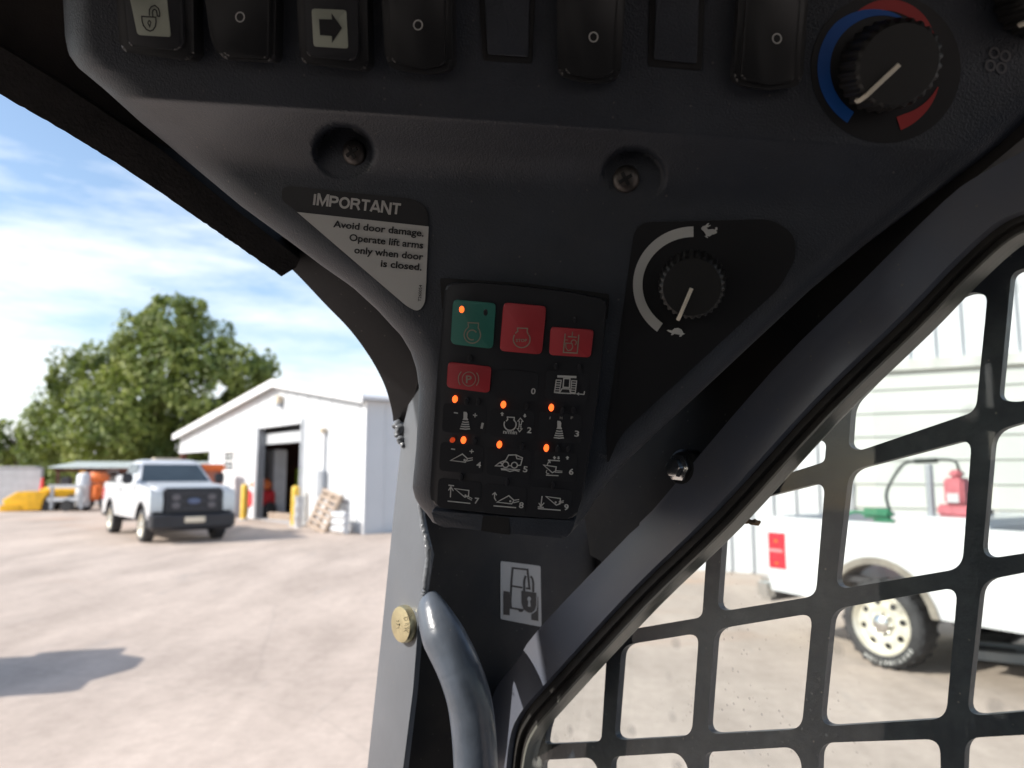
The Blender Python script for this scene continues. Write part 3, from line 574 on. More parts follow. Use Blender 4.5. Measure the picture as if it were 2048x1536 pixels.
box('pump_crown', -.05, .05, -.05, .05, .33, .40, pk, fp, bev=.02); box('toggle_lever', .085, .17, -.02, .02, .18, .2, DKMETAL, fp); 
bm = bmesh.new(); tube_bm(bm, [(-.24, 0, .0), (-.24, 0, .45)], .032, 12); fin('standpipe', bm, GREYM, fp, ang=50)
bm = bmesh.new(); tube_bm(bm, spline([(.02, 0, .40), (0, 0, .47), (-.08, 0, .49), (-.2, 0, .49)], 5), .012, 8); tube_bm(bm, [(-.16, 0, .485), (-.36, 0, .48)], .024, 10); tube_bm(bm, spline([(-.36, 0, .48), (-.46, -.05, .44), (-.54, -.18, .2), (-.42, -.33, .02)], 6), .014, 8); fin('hose', bm, mat('black hose', (.02, .025, .02), .4), fp, ang=60)
nz_ = thing('fuel_nozzle', 'green fuel nozzle resting on the pickup bed rail', 'nozzle', M2 @ V((-1.83, -.86, 1.255)), t2.rotation_euler.z)
box('nozzle_body', -.16, .14, -.05, .05, .03, .12, GREENP, nz_, bev=.03); bm = bmesh.new(); tube_bm(bm, spline([(-.15, 0, .08), (-.28, 0, .07), (-.38, 0, .01)], 4), .016, 8); fin('spout', bm, GREENP, nz_, ang=60); box('trigger_guard', -.05, .15, -.015, .015, .0, .03, GREENP, nz_, bev=.006)

# ------------------------------------------------------------------ big white building on the right
loc2, rz2 = (4.1, 12.8, 0), math.atan2(-.47, .88)
bb = thing('warehouse', 'long white metal warehouse behind the nearer pickup', 'building', loc2, rz2)
box('wall', -1.6, 12, 0, .2, 0, 6.5, WALLW, bb)
x = -1.5
while x < 12:
    if x < 1.45: rib(bb, x, .02, 6.4, -.045, .05, .045)
    else: rib(bb, x, 3.46, 6.4, -.045, .05, .045)
    x += .36
box('wall_cap', -1.7, 12.1, -.12, .3, 6.5, 6.65, ROOFW, bb)
dd = box('sliding_door', 1.6, 11.9, -.10, -.002, .03, 3.28, WALLS, bb)
k = 0
while .03 + k * .37 < 3.2:
    mk('door_panel', [(1.6, -.102, .035 + k * .37), (11.9, -.102, .035 + k * .37), (11.9, -.102, .397 + k * .37), (1.6, -.102, .397 + k * .37), (1.6, -.135, .042 + k * .37), (11.9, -.135, .042 + k * .37), (11.9, -.108, .397 + k * .37), (1.6, -.108, .397 + k * .37)],
       [(4, 5, 6, 7), (0, 4, 7, 3), (0, 1, 5, 4), (2, 6, 5, 1), (3, 7, 6, 2), (0, 3, 2, 1)], WALLS, dd); k += 1
box('door_track', 1.3, 12, -.2, -.0, 3.29, 3.46, mat('pale track steel', (.55, .56, .53), .5), bb); box('door_edge_trim', 1.46, 1.6, -.16, 0, 0, 3.28, GREYM, bb)
bm = bmesh.new(); tube_bm(bm, [(-.62, -.09, .02), (-.62, -.09, 6.4)], .055, 10); fin('downspout', bm, WALLS, bb, ang=50)
eq = thing('flat_trailer', 'dark flat trailer frame lying by the warehouse door', 'trailer', (0, 0, 0), 0)
q = gp(2030, 1345); eq.location = (q.x + .25, q.y + .1, 0); eq.rotation_euler = (0, 0, rz2)
for y0 in (0, .42): box('rail', -.55, 1.8, y0, y0 + .08, .03, .11, GREYM, eq)
for k in range(5): box('deck_plate', -.45 + k * .45, -.1 + k * .45, .08, .42, .05, .08, DKMETAL, eq)

# ------------------------------------------------------------------ far left clutter: block wall, open shed, machines, fence
def far(px, py): p = gp(px, py); return (p.x, p.y, 0)
bw = thing('block_wall', 'pale grey block wall at the left edge of the yard', 'wall', (-25.6, 36.5, 0), R(8)); box('wall_face', -14, 2.35, 0, .3, 0, 1.92, CONC, bw)
for k in range(9): box('coping', -14 + k * 1.8, -12.23 + k * 1.8, -.04, .34, 1.92, 1.99, CONC, bw)
sh = thing('open_shed', 'low open shed with brown back wall and pale tin roof', 'shed', (-22.6, 38, 0), R(4))
box('back_wall', -.6, 6.6, 2.2, 2.3, 0, 2.0, BROWN, sh); box('stored_panel', -.2, 1.9, 1.7, 1.85, 0, 1.5, CONC, sh)
for k in range(4): box('post', -.6 + k * 2.35, -.48 + k * 2.35, 0, .12, 0, 1.9, BROWN, sh)
box('beam', -.7, 6.7, -.02, .16, 1.72, 1.9, BROWN, sh)
for k in range(8): mk('roof_sheet', [(-.9 + k, -.3, 1.92), (.08 + k, -.3, 1.92), (.08 + k, 2.6, 2.25), (-.9 + k, 2.6, 2.25), (-.9 + k, -.3, 1.96), (.08 + k, -.3, 1.96), (.08 + k, 2.6, 2.29), (-.9 + k, 2.6, 2.29)], [(4, 5, 6, 7), (0, 3, 2, 1), (0, 1, 5, 4), (1, 2, 6, 5), (2, 3, 7, 6), (3, 0, 4, 7)], mat('pale tin', (.62, .68, .68), .4, metal=.2), sh)
ym = thing('yellow_loader', 'yellow machine with low front bucket in front of the open shed', 'machine', far(92, 1021), R(15))
stack('chassis', [ring(.45, -.1, 1.5, .5, .15), ring(.9, -.2, 1.6, .55, .2), ring(1.05, 0, 1.4, .45, .2)], MACHY, ym)
stack('bucket', [ring(.05, -1.35, .0, .75, .08), ring(.5, -1.5, .1, .75, .1), ring(.85, -1.0, .35, .7, .1)], MACHY, ym); stack('blade', [ring(.03, -1.6, -.7, .78, .06), ring(.28, -1.55, -.8, .78, .06)], MACHY, ym)
for x in (.25, 1.2):
    for s in (-1, 1):
        bm = bmesh.new(); lathe_bm(bm, [(.12, -.1), (.33, -.1), (.36, 0), (.33, .1), (.12, .1)], Matrix.Translation((x, s * .6, .36)) @ Matrix.Rotation(R(90), 4, 'X'), 18); fin('wheel', bm, TYRE, ym, ang=40)
box('mast', 1.25, 1.5, -.12, .12, 1.0, 1.75, MACHY, ym, bev=.03); box('seat', .55, .95, -.25, .25, 1.05, 1.5, DKMETAL, ym, bev=.05)
rc = thing('safety_cone', 'bright red cone standing behind the yellow machine', 'cone', far(81, 1015)); rc.location.z = 0
bm = bmesh.new(); lathe_bm(bm, [(.28, 0), (.28, .05), (.19, .06), (.05, 1.42), (.01, 1.44)], Matrix.Identity(4), 18, cap=False); fin('cone_body', bm, mat('fluorescent red', (.85, .06, .05), .5), rc, ang=40)
tr = thing('white_trailer', 'small white framed trailer with upright tank right of yellow machine', 'trailer', far(152, 1022), R(10))
for z in (.45, 1.0): box('side_rail', -1.0, .5, -.5, -.4, z, z + .16, WHITEP, tr); 
for x in (-.9, .3): box('upright', x, x + .12, -.5, -.4, .1, 1.1, GREYM, tr)
bm = bmesh.new(); lathe_bm(bm, [(.05, 0), (.3, .05), (.32, .4), (.3, 1.4), (.2, 1.5), (.02, 1.55)], Matrix.Translation((.25, 0, .15)), 20, cap=False); fin('tank', bm, WHITEP, tr, ang=45)
for s in (-1, 1):
    bm = bmesh.new(); lathe_bm(bm, [(.1, -.08), (.24, -.08), (.26, 0), (.24, .08), (.1, .08)], Matrix.Translation((-.2, s * .55, .26)) @ Matrix.Rotation(R(90), 4, 'X'), 16); fin('wheel', bm, TYRE, tr, ang=40)
om2 = small_machine('orange_machine', 'orange machine with round drum by the fence behind the truck', 'machine', far(192, 1021), R(-20), ORANGE, 1.6)
fe = thing('chain_fence', 'grey chain link fence panel behind the orange machine', 'fence', (-21.0, 38.5, 0), R(4))
for k in range(6): box('post', k * 1.6, k * 1.6 + .08, 0, .08, 0, 1.95, GREYM, fe)
for z in (.1, 1.0, 1.88): box('rail', 0, 8.1, .02, .06, z, z + .05, GREYM, fe)
bm = bmesh.new()
for k in range(54): box_bm(bm, .05 + k * .15, .065 + k * .15, .03, .045, .1, 1.9)
fin('mesh_wire', bm, GREYM, fe)['kind'] = 'stuff'

# ------------------------------------------------------------------ trees
def tree(label, base, crown, blobs, leaves, size, seed, th):
    rn = random.Random(seed); t = thing('tree', label, 'tree', base, 0, 'trees behind the yard')
    bm = bmesh.new(); top = V(crown[0])
    tube_bm(bm, spline([(0, 0, 0), (.1, .05, top.z * .35), (-.1, .1, top.z * .7), tuple(top)], 4), [th * (1 - .055 * i) for i in range(13)], 12)
    for c in blobs:
        a = V((0, 0, top.z * rn.uniform(.3, .6))); b = V(c[0]); tube_bm(bm, spline([a, a.lerp(b, .5) + V((0, 0, -.4)), b], 4), [th * .4 * (1 - .1 * i) for i in range(9)], 7)
    fin('trunk', bm, BARK, t, ang=60)
    vs = []; fs = []
    for c, rr in blobs:
        cc = V(c)
        for k in range(int(leaves * rr * rr / 4)):
            d = V((rn.gauss(0, 1), rn.gauss(0, 1), rn.gauss(0, 1))).normalized(); q = cc + d * rr * (rn.random() ** .30)
            q += V((noise.noise(q * .7), noise.noise(q * .7 + V((9, 0, 0))), noise.noise(q * .7 + V((0, 7, 0))))) * .9
            if noise.noise(q * .55 + V((seed, 0, 0))) < -.36: continue
            n = (d + V((rn.gauss(0, .6), rn.gauss(0, .6), rn.gauss(0, .6) + .3))).normalized(); a = n.orthogonal().normalized(); a.rotate(Matrix.Rotation(rn.random() * 6.28, 3, n)); b = n.cross(a); s = size * rn.uniform(.6, 1.3)
            k0 = len(vs); vs += [q - a * s, q - b * s * .5, q + a * s, q + b * s * .5]; fs.append((k0, k0 + 1, k0 + 2, k0 + 3))
    me = bpy.data.meshes.new('crown'); me.from_pydata([tuple(v) for v in vs], [], fs); link('crown', me, LEAF, t)
    return t
Yt = 46.0
def cp(px, py, rpx, dy=0): p = pt(px, py, Yt + dy); return ((p.x - TB[0], p.y - TB[1], p.z), rpx / F * Yt)
TB = (-22.5, 46, 0)
bl = [cp(340, 655, 62), cp(285, 690, 62, -1.5), cp(400, 690, 66, 1), cp(225, 735, 66, 1), cp(470, 735, 62, -1), cp(330, 745, 80, -2.5), cp(150, 760, 58), cp(410, 790, 80, -2), cp(130, 825, 62, 1), cp(250, 825, 88, -3), cp(500, 790, 58, 1), cp(90, 880, 52, -1), cp(180, 890, 66, -2), cp(300, 890, 80, -1), cp(390, 880, 76), cp(530, 740, 40), cp(460, 850, 72), cp(340, 612, 34), cp(385, 625, 32, 1), cp(305, 618, 30)]
tree('large spreading green shade tree behind the truck and workshop', TB, [cp(330, 640, 10)[0]], bl, 2300, .18, 3, .55)
TB = (-40, 62, 0); Yt = 62
tree('lower dark tree at the far left edge behind the wall', TB, [cp(20, 880, 10)[0]], [cp(10, 890, 40), cp(-40, 880, 50), cp(40, 905, 34), cp(75, 915, 30), cp(-90, 890, 60)], 900, .28, 5, .3)
TB = (-20, 60, 0); Yt = 60
tree('dark shaded tree behind the workshop lean-to', TB, [cp(430, 850, 10)[0]], [cp(400, 880, 60), cp(460, 870, 60), cp(350, 900, 60), cp(520, 850, 50), cp(300, 905, 50), cp(230, 920, 40)], 900, .28, 9, .35)
# a dark evergreen hedge far away closes the view under the crowns
hb = bmesh.new()
rn = random.Random(4)
hv = []; hf = []
for k in range(7000):
    q = V((rn.uniform(-75, 8), 75 + rn.uniform(-2, 2), 0)); q.z = rn.random() ** .7 * (3.6 + 1.2 * noise.noise(V((q.x * .25, 0, 0))))
    n = V((rn.gauss(0, .6), -1, rn.gauss(.3, .6))).normalized(); a = n.orthogonal().normalized(); a.rotate(Matrix.Rotation(rn.random() * 6.28, 3, n)); b = n.cross(a); s = rn.uniform(.3, .6); k0 = len(hv); hv += [q - a * s, q - b * s * .6, q + a * s, q + b * s * .6]; hf.append((k0, k0 + 1, k0 + 2, k0 + 3))
hb.free(); me = bpy.data.meshes.new('far_hedge'); me.from_pydata([tuple(v) for v in hv], [], hf); o = link('far_hedge', me, LEAF); o['kind'] = 'stuff'; tag(o, 'distant belt of trees closing the view behind the yard', 'trees')
# made-up caster out of view on the left, added for its ground shadow
sb = thing('shadow_caster', 'added unseen steel shadow caster left of the view, shadow on concrete', 'bucket', (-5.9, 5.85, 0), R(14))
stack('shell', [ring(.0, -.6, .5, .72, .05), ring(.9, -.75, .55, .72, .05), ring(1.45, -.5, .3, .55, .05), ring(1.8, -.1, .1, .2, .03)], DKMETAL, sb)
box('top_bar', -.3, .3, -.75, .75, 1.36, 1.5, DKMETAL, sb, bev=.02)

# ================================================================== the loader cab we sit in
loader = thing('skid_loader', 'dark loader cab interior with overhead console, grab handle and screened side window', 'loader', (0.3, -0.6, 0), 0, None, world=True)
fdir = V((-.566, .824, 0)); rdir = V((.824, .566, 0)); bdir = -fdir; C0 = V((-.12, .66, 0))
def cab(r, b, z): return C0 + rdir * r + bdir * b + V((0, 0, 1.70 + z))
def cabbox(name, r0, r1, b0, b1, z0, z1, m, bev=.0):
    M = Matrix(((rdir.x, bdir.x, 0, C0.x), (rdir.y, bdir.y, 0, C0.y), (0, 0, 1, 1.70), (0, 0, 0, 1)))
    bm = bmesh.new(); box_bm(bm, r0, r1, b0, b1, z0, z1, bev, M); return fin(name, bm, m, loader)
# shell around the camera: roof, rear wall, left side, floor
cabbox('cab_roof', -.90, .22, -.05, 1.55, .36, .40, BLACKST)
cabbox('headliner', -.88, .16, .0, 1.50, .335, .355, LINER)
cabbox('rear_wall', -.90, .18, 1.50, 1.55, -1.2, -.08, BLACKST); cabbox('rear_wall_top', -.90, .18, 1.50, 1.55, .27, .36, BLACKST)
cabbox('left_side_wall', -.90, -.86, .0, 1.50, -1.2, -.02, BLACKST); cabbox('left_side_top', -.90, -.86, .0, 1.50, .24, .36, BLACKST)
cabbox('left_front_post', -.90, -.82, -.06, .10, -1.2, .36, BLACKST); cabbox('left_rear_post', -.90, -.84, 1.15, 1.5, -.16, .24, BLACKST)
for k in range(9): cabbox('left_screen_bar', -.89, -.87, .12 + k * .115, .165 + k * .115, -.02, .24, SCREENM)  # unseen grid, added to cut light from the left opening
for z in (.03, .12): cabbox('left_screen_rail', -.888, -.872, .10, 1.15, z, z + .04, SCREENM)
cabbox('seat_back', -.58, -.12, 1.15, 1.30, -.75, .02, FOAM, .05); cabbox('seat_cushion', -.60, -.10, .72, 1.2, -.85, -.72, FOAM, .05)  # unseen seat, added to block light from behind
cabbox('cab_floor', -.90, .18, -.05, 1.55, -1.24, -1.2, BLACKST)
cabbox('right_side_sill', .155, .18, .05, 1.5, -1.2, -.62, BLACKST); cabbox('right_rear_post', .155, .18, .95, 1.5, -.62, .36, BLACKST)
cabbox('right_roof_rail', .155, .20, .06, 1.5, .26, .36, BLACKST)

# ---- planes
UP = Pl((300, 60, .392), (1550, 77, .360), (900, 215, .388))         # switch face
LO = Pl((700, 420, .455), (1386, 570, .418), (1010, 1020, .478))     # lower face
W = Pl((1225, 1300, .56), (1950, 1300, .365), (1950, 700, .378))     # side window, inner face
PO = Pl((800, 880, .645), (737, 1536, .645), (835, 1250, .605))      # post face towards the door opening
CO = Pl((835, 1250, .622), (1040, 1190, .676), (850, 1500, .622))    # inner corner panel
HD = Pl((0, 140, .475), (565, 553, .585), (130, 30, .470))           # header over the opening

# ---- console: one lofted shell
SL = 0.065
rowf = lambda px, py: py - SL * (px - 900)
Lpts = [(126, -260), (126, 0), (130, 74), (137, 108), (156, 135), (208, 178), (282, 245), (345, 297), (393, 338), (482, 412), (593, 493), (643, 531), (705, 574), (756, 621), (787, 655), (801, 669), (822, 704), (833, 738), (838, 775), (837, 809), (832, 900), (827, 950), (825, 975), (831, 999), (844, 1018), (856, 1030), (866, 1046), (885, 1052)]
Rpts = [(2700, -330), (2400, 0), (2230, 120), (2048, 255), (1730, 490), (1620, 580), (1240, 935), (1190, 1000), (1165, 1040), (1140, 1068), (1110, 1072)]
Lt = sorted((rowf(x, y), x) for x, y in Lpts); Rt_ = sorted((rowf(x, y), x) for x, y in Rpts)
r0, r1 = -200, 1055
def prof(r):                                     # 0 on the switch face, 1 on the lower face, with rounded shoulder and cove
    t = (r - 238) / 102; m = 1 / .975
    if t < -.05: return 0
    if t < .05: return m * (t + .05) ** 2 / .2
    if t < .55: return m * t
    if t < 1.4: return .55 * m + m * ((t - .55) - (t - .55) ** 2 / 1.7)
    return 1
holes = [(688, 303, 60), (1268, 352, 62)]
def cdepth(px, py, r):
    u = UP.d(px, py); l = LO.d(px, py); k = prof(r); d = u + (l - u) * max(0, min(1, k))
    for hx, hy, hr in holes:
        q = math.hypot(px - hx, (py - hy) * 1.12)
        if q < hr + 4:
            fl = l + .0005; s = min(1, max(0, (hr + 4 - q) / 9)); s = s * s * (3 - 2 * s); d = d + max(0, fl - d) * s
    return d
ER = .015
rows = []; r = r0
while r < r1 - 16: rows.append(r); r += 2.5 if 226 <= r < 250 else (5 if r > 150 and r < 400 else (10 if r > 0 else 40))
rows += [r1 - 14, r1 - 8, r1 - 4, r1 - 1.5, r1]
offs = [0, 1.5, 4, 8, 13, 19, 26, 34, 42, 50]
NM = 340
grid = []
for r in rows:
    xl = interp(Lt, r); xr = interp(Rt_, r)
    sl = max(.45, min(1, 1.0)); span = xr - xl; o2 = [o * min(1, span / 240) for o in offs]
    xs = [xl + o for o in o2] + [xl + o2[-1] + (span - 2 * o2[-1]) * (i / NM) for i in range(1, NM)] + [xr - o for o in reversed(o2)]
    # slope of the outlines makes the horizontal distance longer than the true one
    dl = abs(interp(Lt, r + 8) - interp(Lt, r - 8)) / 16; dr = abs(interp(Rt_, r + 8) - interp(Rt_, r - 8)) / 16
    kl = 1 / math.sqrt(1 + dl * dl); kr = 1 / math.sqrt(1 + dr * dr); row = []
    for i, x in enumerate(xs):
        y = r + SL * (x - 900); d = cdepth(x, y, r); m = d / F
        dist = min((x - xl) * max(kl, .55) * m, (xr - x) * max(kr, .55) * m, (r1 - r) * m)
        e = max(0, ER - dist)
        d += ER - math.sqrt(max(0, ER * ER - e * e))
        row.append(pt(x, y, d))
    back = LO.n * -.075
    row = [row[0] + back] + row + [row[-1] + back]; grid.append(row)
grid.append([p + LO.n * -.06 for p in grid[-1]])
nc = len(grid[0]); vs = [p for row in grid for p in row]; fs = []
for i in range(len(grid) - 1):
    for j in range(nc - 1): a = i * nc + j; fs.append((a, a + 1, a + nc + 1, a + nc))
me = bpy.data.meshes.new('overhead_console'); me.from_pydata([tuple(v) for v in vs], [], fs); me.update()
con = link('overhead_console', me, PLASTIC, loader, True, label='dark grey textured overhead console'); me.set_sharp_from_angle(angle=R(60))
for sx, sy in ((708, 305), (1252, 358)):
    M = frame_on(LO, sx, sy, .0005); bm = bmesh.new(); lathe_bm(bm, [(.0075, -.003), (.0075, 0), (.0066, .0018), (.004, .003), (.0005, .0033)], M, 28, cap=False); sc = fin('screw', bm, SCREWM, con, ang=40)
    bm = bmesh.new()
    for a in (35, 125): box_bm(bm, -.0040, .0040, -.0010, .0010, .0026, .0037, 0, M @ Matrix.Rotation(R(a), 4, 'Z'))
    fin('screw_slot_shade', bm, DARKGAP, con)  # dark raised cross stands in for the shaded recess
text('part_number', 'T292911', LO, .0006, 1196, 914, 1226, 921, 7, DIMPR, con, .0)

# ---- rocker switches along the top
def rocker(outl, face, label, lens=None, icon=None, circ=None, hi=.010):
    t = plate('rocker_switch', rpoly(outl, 14, 4), UP, -.004, hi, GLOSSPL, loader, bev=.0025, label=label)
    rk = plate('rocker', rpoly(face, 10, 4), UP, hi - .004, hi + .0025, KEYPL if lens else GLOSSPL, t, bev=.0012)
    if lens: plate('lens', rpoly(lens, 6, 4), UP, hi + .0022, hi + .0031, LENSG, t, bev=.0003)
    if circ: symbol('off_mark', UP, hi + .0030, WHITEPR, t, strokes=[(ell(*circ, 8.5, 9.5, 24), 2.6, True)])
    if icon: symbol('symbol', UP, hi + .0036, BLACKPR, t, *icon)
Z1 = lambda *p: [(220 + x * .1758, y * .1758) for x, y in p]
lock = ([(Z1((362, 186), (520, 196), (524, 250), (515, 300), (490, 340), (455, 355), (415, 335), (380, 290), (365, 240)), 2.6, True),
         (Z1((448, 180), (448, 110), (470, 75), (510, 60), (550, 95), (565, 140), (565, 186), (538, 182), (530, 125), (512, 104), (490, 115), (482, 140), (488, 190)), 2.4),
         (Z1((445, 230), (430, 262), (445, 285), (452, 310), (458, 285), (465, 255), (445, 230)), 2.2)], [])
rocker([(228, -60), (240, 103), (376, 122), (388, 112), (386, -60)], [(240, -60), (256, 92), (355, 101), (366, 88), (362, -60)], 'rocker switch with pale unlocked padlock symbol', lens=[(258, -12), (332, -12), (341, 74), (275, 70)], icon=lock)
rocker([(402, -60), (420, 74), (442, 119), (549, 124), (553, -60)], [(416, -60), (428, 74), (450, 113), (536, 117), (540, -60)], 'plain rocker switch next to the padlock switch', circ=(480, 34))
arrow = ([], [[(638, 38), (664, 39), (663, 26), (684, 56), (664, 86), (664, 72), (640, 70)]])
rocker([(590, -60), (600, 126), (726, 142), (737, 130), (733, -60)], [(604, -60), (612, 112), (706, 122), (716, 108), (714, -60)], 'rocker switch with black arrow on a pale square', lens=[(623, 17), (692, 20), (696, 97), (627, 93)], icon=arrow)
rocker([(760, -60), (770, 122), (785, 138), (846, 148), (892, 143), (906, 128), (903, -60)], [(772, -60), (782, 124), (846, 138), (890, 130), (891, -60)], 'plain rocker switch right of the arrow switch', circ=(836, 50))
rocker([(1112, -60), (1116, 148), (1135, 158), (1185, 167), (1228, 162), (1242, 145), (1254, -60)], [(1126, -60), (1130, 146), (1185, 157), (1226, 150), (1240, -60)], 'plain rocker switch between the two blank plates', circ=(1187, 74))
rocker([(1482, -60), (1466, 158), (1484, 172), (1540, 180), (1590, 174), (1606, 160), (1620, -60)], [(1496, -60), (1482, 158), (1540, 170), (1590, 162), (1606, -60)], 'plain rocker switch nearest the heater knob', circ=(1554, 77))
for ol, inn in (([(954, -60), (966, 121), (1064, 127), (1072, -60)], [(966, -60), (975, 108), (1056, 114), (1061, -60)]), ([(1300, -60), (1296, 132), (1404, 141), (1412, -60)], [(1314, -60), (1308, 118), (1394, 127), (1400, -60)])):
    bp_ = plate('blank_plate', rpoly(ol, 6, 3), UP, -.004, .0012, DARKGAP, loader, bev=.0005); plate('blank_insert', rpoly(inn, 4, 3), UP, .0, .0034, PLASTIC, bp_, bev=.001)

# ---- heater knob and its colour band
def band(name, pl, c, prof_, m, h, parent, label=None):
    bm = bmesh.new(); q = []
    for a, ri, ro in prof_: q.append([bm.verts.new(pl.at(c[0] + k * math.cos(R(a)), c[1] - k * 1.02 * math.sin(R(a)), h)) for k in (ri, ro)])
    for A, B in zip(q, q[1:]): bm.faces.new([A[0], B[0], B[1], A[1]])
    return fin(name, bm, m, parent, label=label)
def knob(name, pl, px, py, rad, hgt, ribs, label, ang_pt, h0=.0005, plen=.85):
    M = frame_on(pl, px, py, h0); bm = bmesh.new(); n = ribs * 4; prof_ = [(1.03, 0), (1.0, .12), (.97, .82), (.93, .95), (.86, 1.0)]; rings = []
    for rr, z in prof_:
        ring_ = []
        for i in range(n):
            a = 2 * math.pi * i / n; k = (1.0 if (i % 4) in (0, 1) else .945) if z < .97 else .97
            ring_.append(bm.verts.new(M @ V((rad * rr * k * math.cos(a), rad * rr * k * math.sin(a), hgt * z))))
        rings.append(ring_)
    for A, B in zip(rings, rings[1:]):
        for i in range(n): bm.faces.new([A[i], A[(i + 1) % n], B[(i + 1) % n], B[i]])
    bm.faces.new(rings[-1]); kn = fin(name, bm, KNOBM, loader, label=label, ang=28)
    # pointer from the centre of the cap over the rim
    c = M @ V((0, 0, hgt)); t = pl.at(ang_pt[0], ang_pt[1], h0 + hgt); d = (t - c); d = (d - pl.n * d.dot(pl.n)).normalized(); s = pl.n.cross(d)
    bm = bmesh.new(); wv = []
    wd = rad * .055
    for k, z in ((.02, hgt * 1.02), (plen * .8, hgt * 1.02), (.90, hgt * 1.015), (1.0, hgt * .93), (1.02, hgt * .72)):
        o = M.translation + d * rad * k + pl.n * z; nn = pl.n if k < .95 else d
        wv.append([bm.verts.new(o + s * wd), bm.verts.new(o + s * wd * .8 + nn * .0012), bm.verts.new(o - s * wd * .8 + nn * .0012), bm.verts.new(o - s * wd)])
    for A, B in zip(wv, wv[1:]):
        for i in range(3): bm.faces.new([A[i], B[i], B[i + 1], A[i + 1]])
    bm.faces.new(wv[0]); bm.faces.new(wv[-1]); fin('pointer', bm, POINTER, kn, ang=50)
    return kn
kc = (1762, 136)
plate('heater_dial_plate', ell(kc[0] + 10, kc[1], 150, 150, 40), UP, -.002, .0006, DIALBL, loader)
kn = knob('heater_knob', UP, 1766, 134, .0205, .021, 26, 'ribbed heater temperature knob with cream pointer', (1727, 196), .0008)
def sweep(a0, a1, n, f): return [(a0 + (a1 - a0) * i / n, *f(i / n)) for i in range(n + 1)]
band('blue_band', UP, kc, sweep(62, 238, 40, lambda t: (104 - 2 * min(1, t * 3), 107 + 20 * min(1, t * 2.4))), BLUEPR, .0011, kn, 'blue cold band')
band('red_band', UP, kc, sweep(120, 18, 30, lambda t: (114 + 6 * math.sin(t * 3.14) * 0, 116 + 22 * math.sin(min(1, t * 1.0) * 3.14159))), REDPR, .0010, kn, 'red hot band')
band('red_band', UP, kc, sweep(-18, -72, 20, lambda t: (119 - 18 * min(1, t * 1.2), 121 + 7 * t)), REDPR, .0011, kn, 'red hot band')
kn2 = knob('fan_knob', UP, 2085, -22, .0205, .021, 26, 'ribbed fan knob in the top corner', (2060, 40), .0008)
symbol('fan_symbol', UP, .0008, DIMPR, kn2, strokes=[(ell(cx, cy, 9, 10, 14), 4.5, True) for cx, cy in ((1989, 106), (2011, 112), (1981, 131), (2003, 136))])

# ---- throttle dial on the lower face
dpl = plate('throttle_dial_plate', rpoly([(1268, 462), (1290, 444), (1545, 438), (1590, 470), (1592, 515), (1560, 575), (1360, 760), (1240, 870), (1215, 930), (1212, 860)], [16, 12, 40, 40, 20, 20, 10, 30, 10, 10], 6), LO, -.002, .0008, DIALBL, loader, bev=.0003, label='black throttle dial plate')
tk = knob('throttle_knob', LO, 1384, 566, .0182, .023, 30, 'round ribbed throttle knob with cream pointer', (1350, 655), .001)
ec = (1387, 570)
bm = bmesh.new(); q = []
for i in range(41):
    a = R(90 + (233 - 90) * i / 40); q.append([bm.verts.new(LO.at(ec[0] + rx * math.cos(a), ec[1] - ry * math.sin(a), .0014)) for rx, ry in ((102, 96), (121, 117))])
for A, B in zip(q, q[1:]): bm.faces.new([A[0], B[0], B[1], A[1]])
fin('speed_band', bm, WHITEPR, tk, label='pale curved speed band')
Z8 = lambda pts: [(1220 + x * .1953, 420 + y * .1953) for x, y in pts]
rabbit = Z8([(932, 192), (950, 165), (975, 160), (1000, 135), (1018, 136), (1000, 160), (1032, 152), (1030, 162), (990, 182), (1005, 200), (1050, 195), (1075, 200), (1082, 175), (1100, 180), (1102, 198), (1088, 210), (1098, 232), (1070, 248), (1045, 252), (1022, 270), (990, 268), (1006, 282), (1000, 288), (965, 268), (985, 262), (978, 245), (962, 222), (945, 206)])
turtle = Z8([(580, 1232), (600, 1226), (635, 1234), (660, 1212), (700, 1206), (735, 1225), (752, 1262), (772, 1268), (740, 1280), (728, 1298), (708, 1296), (715, 1278), (660, 1268), (640, 1282), (622, 1280), (632, 1262), (600, 1246)])
symbol('rabbit_symbol', LO, .0014, WHITEPR, tk, fills=[rabbit]); symbol('turtle_symbol', LO, .0014, WHITEPR, tk, fills=[turtle])

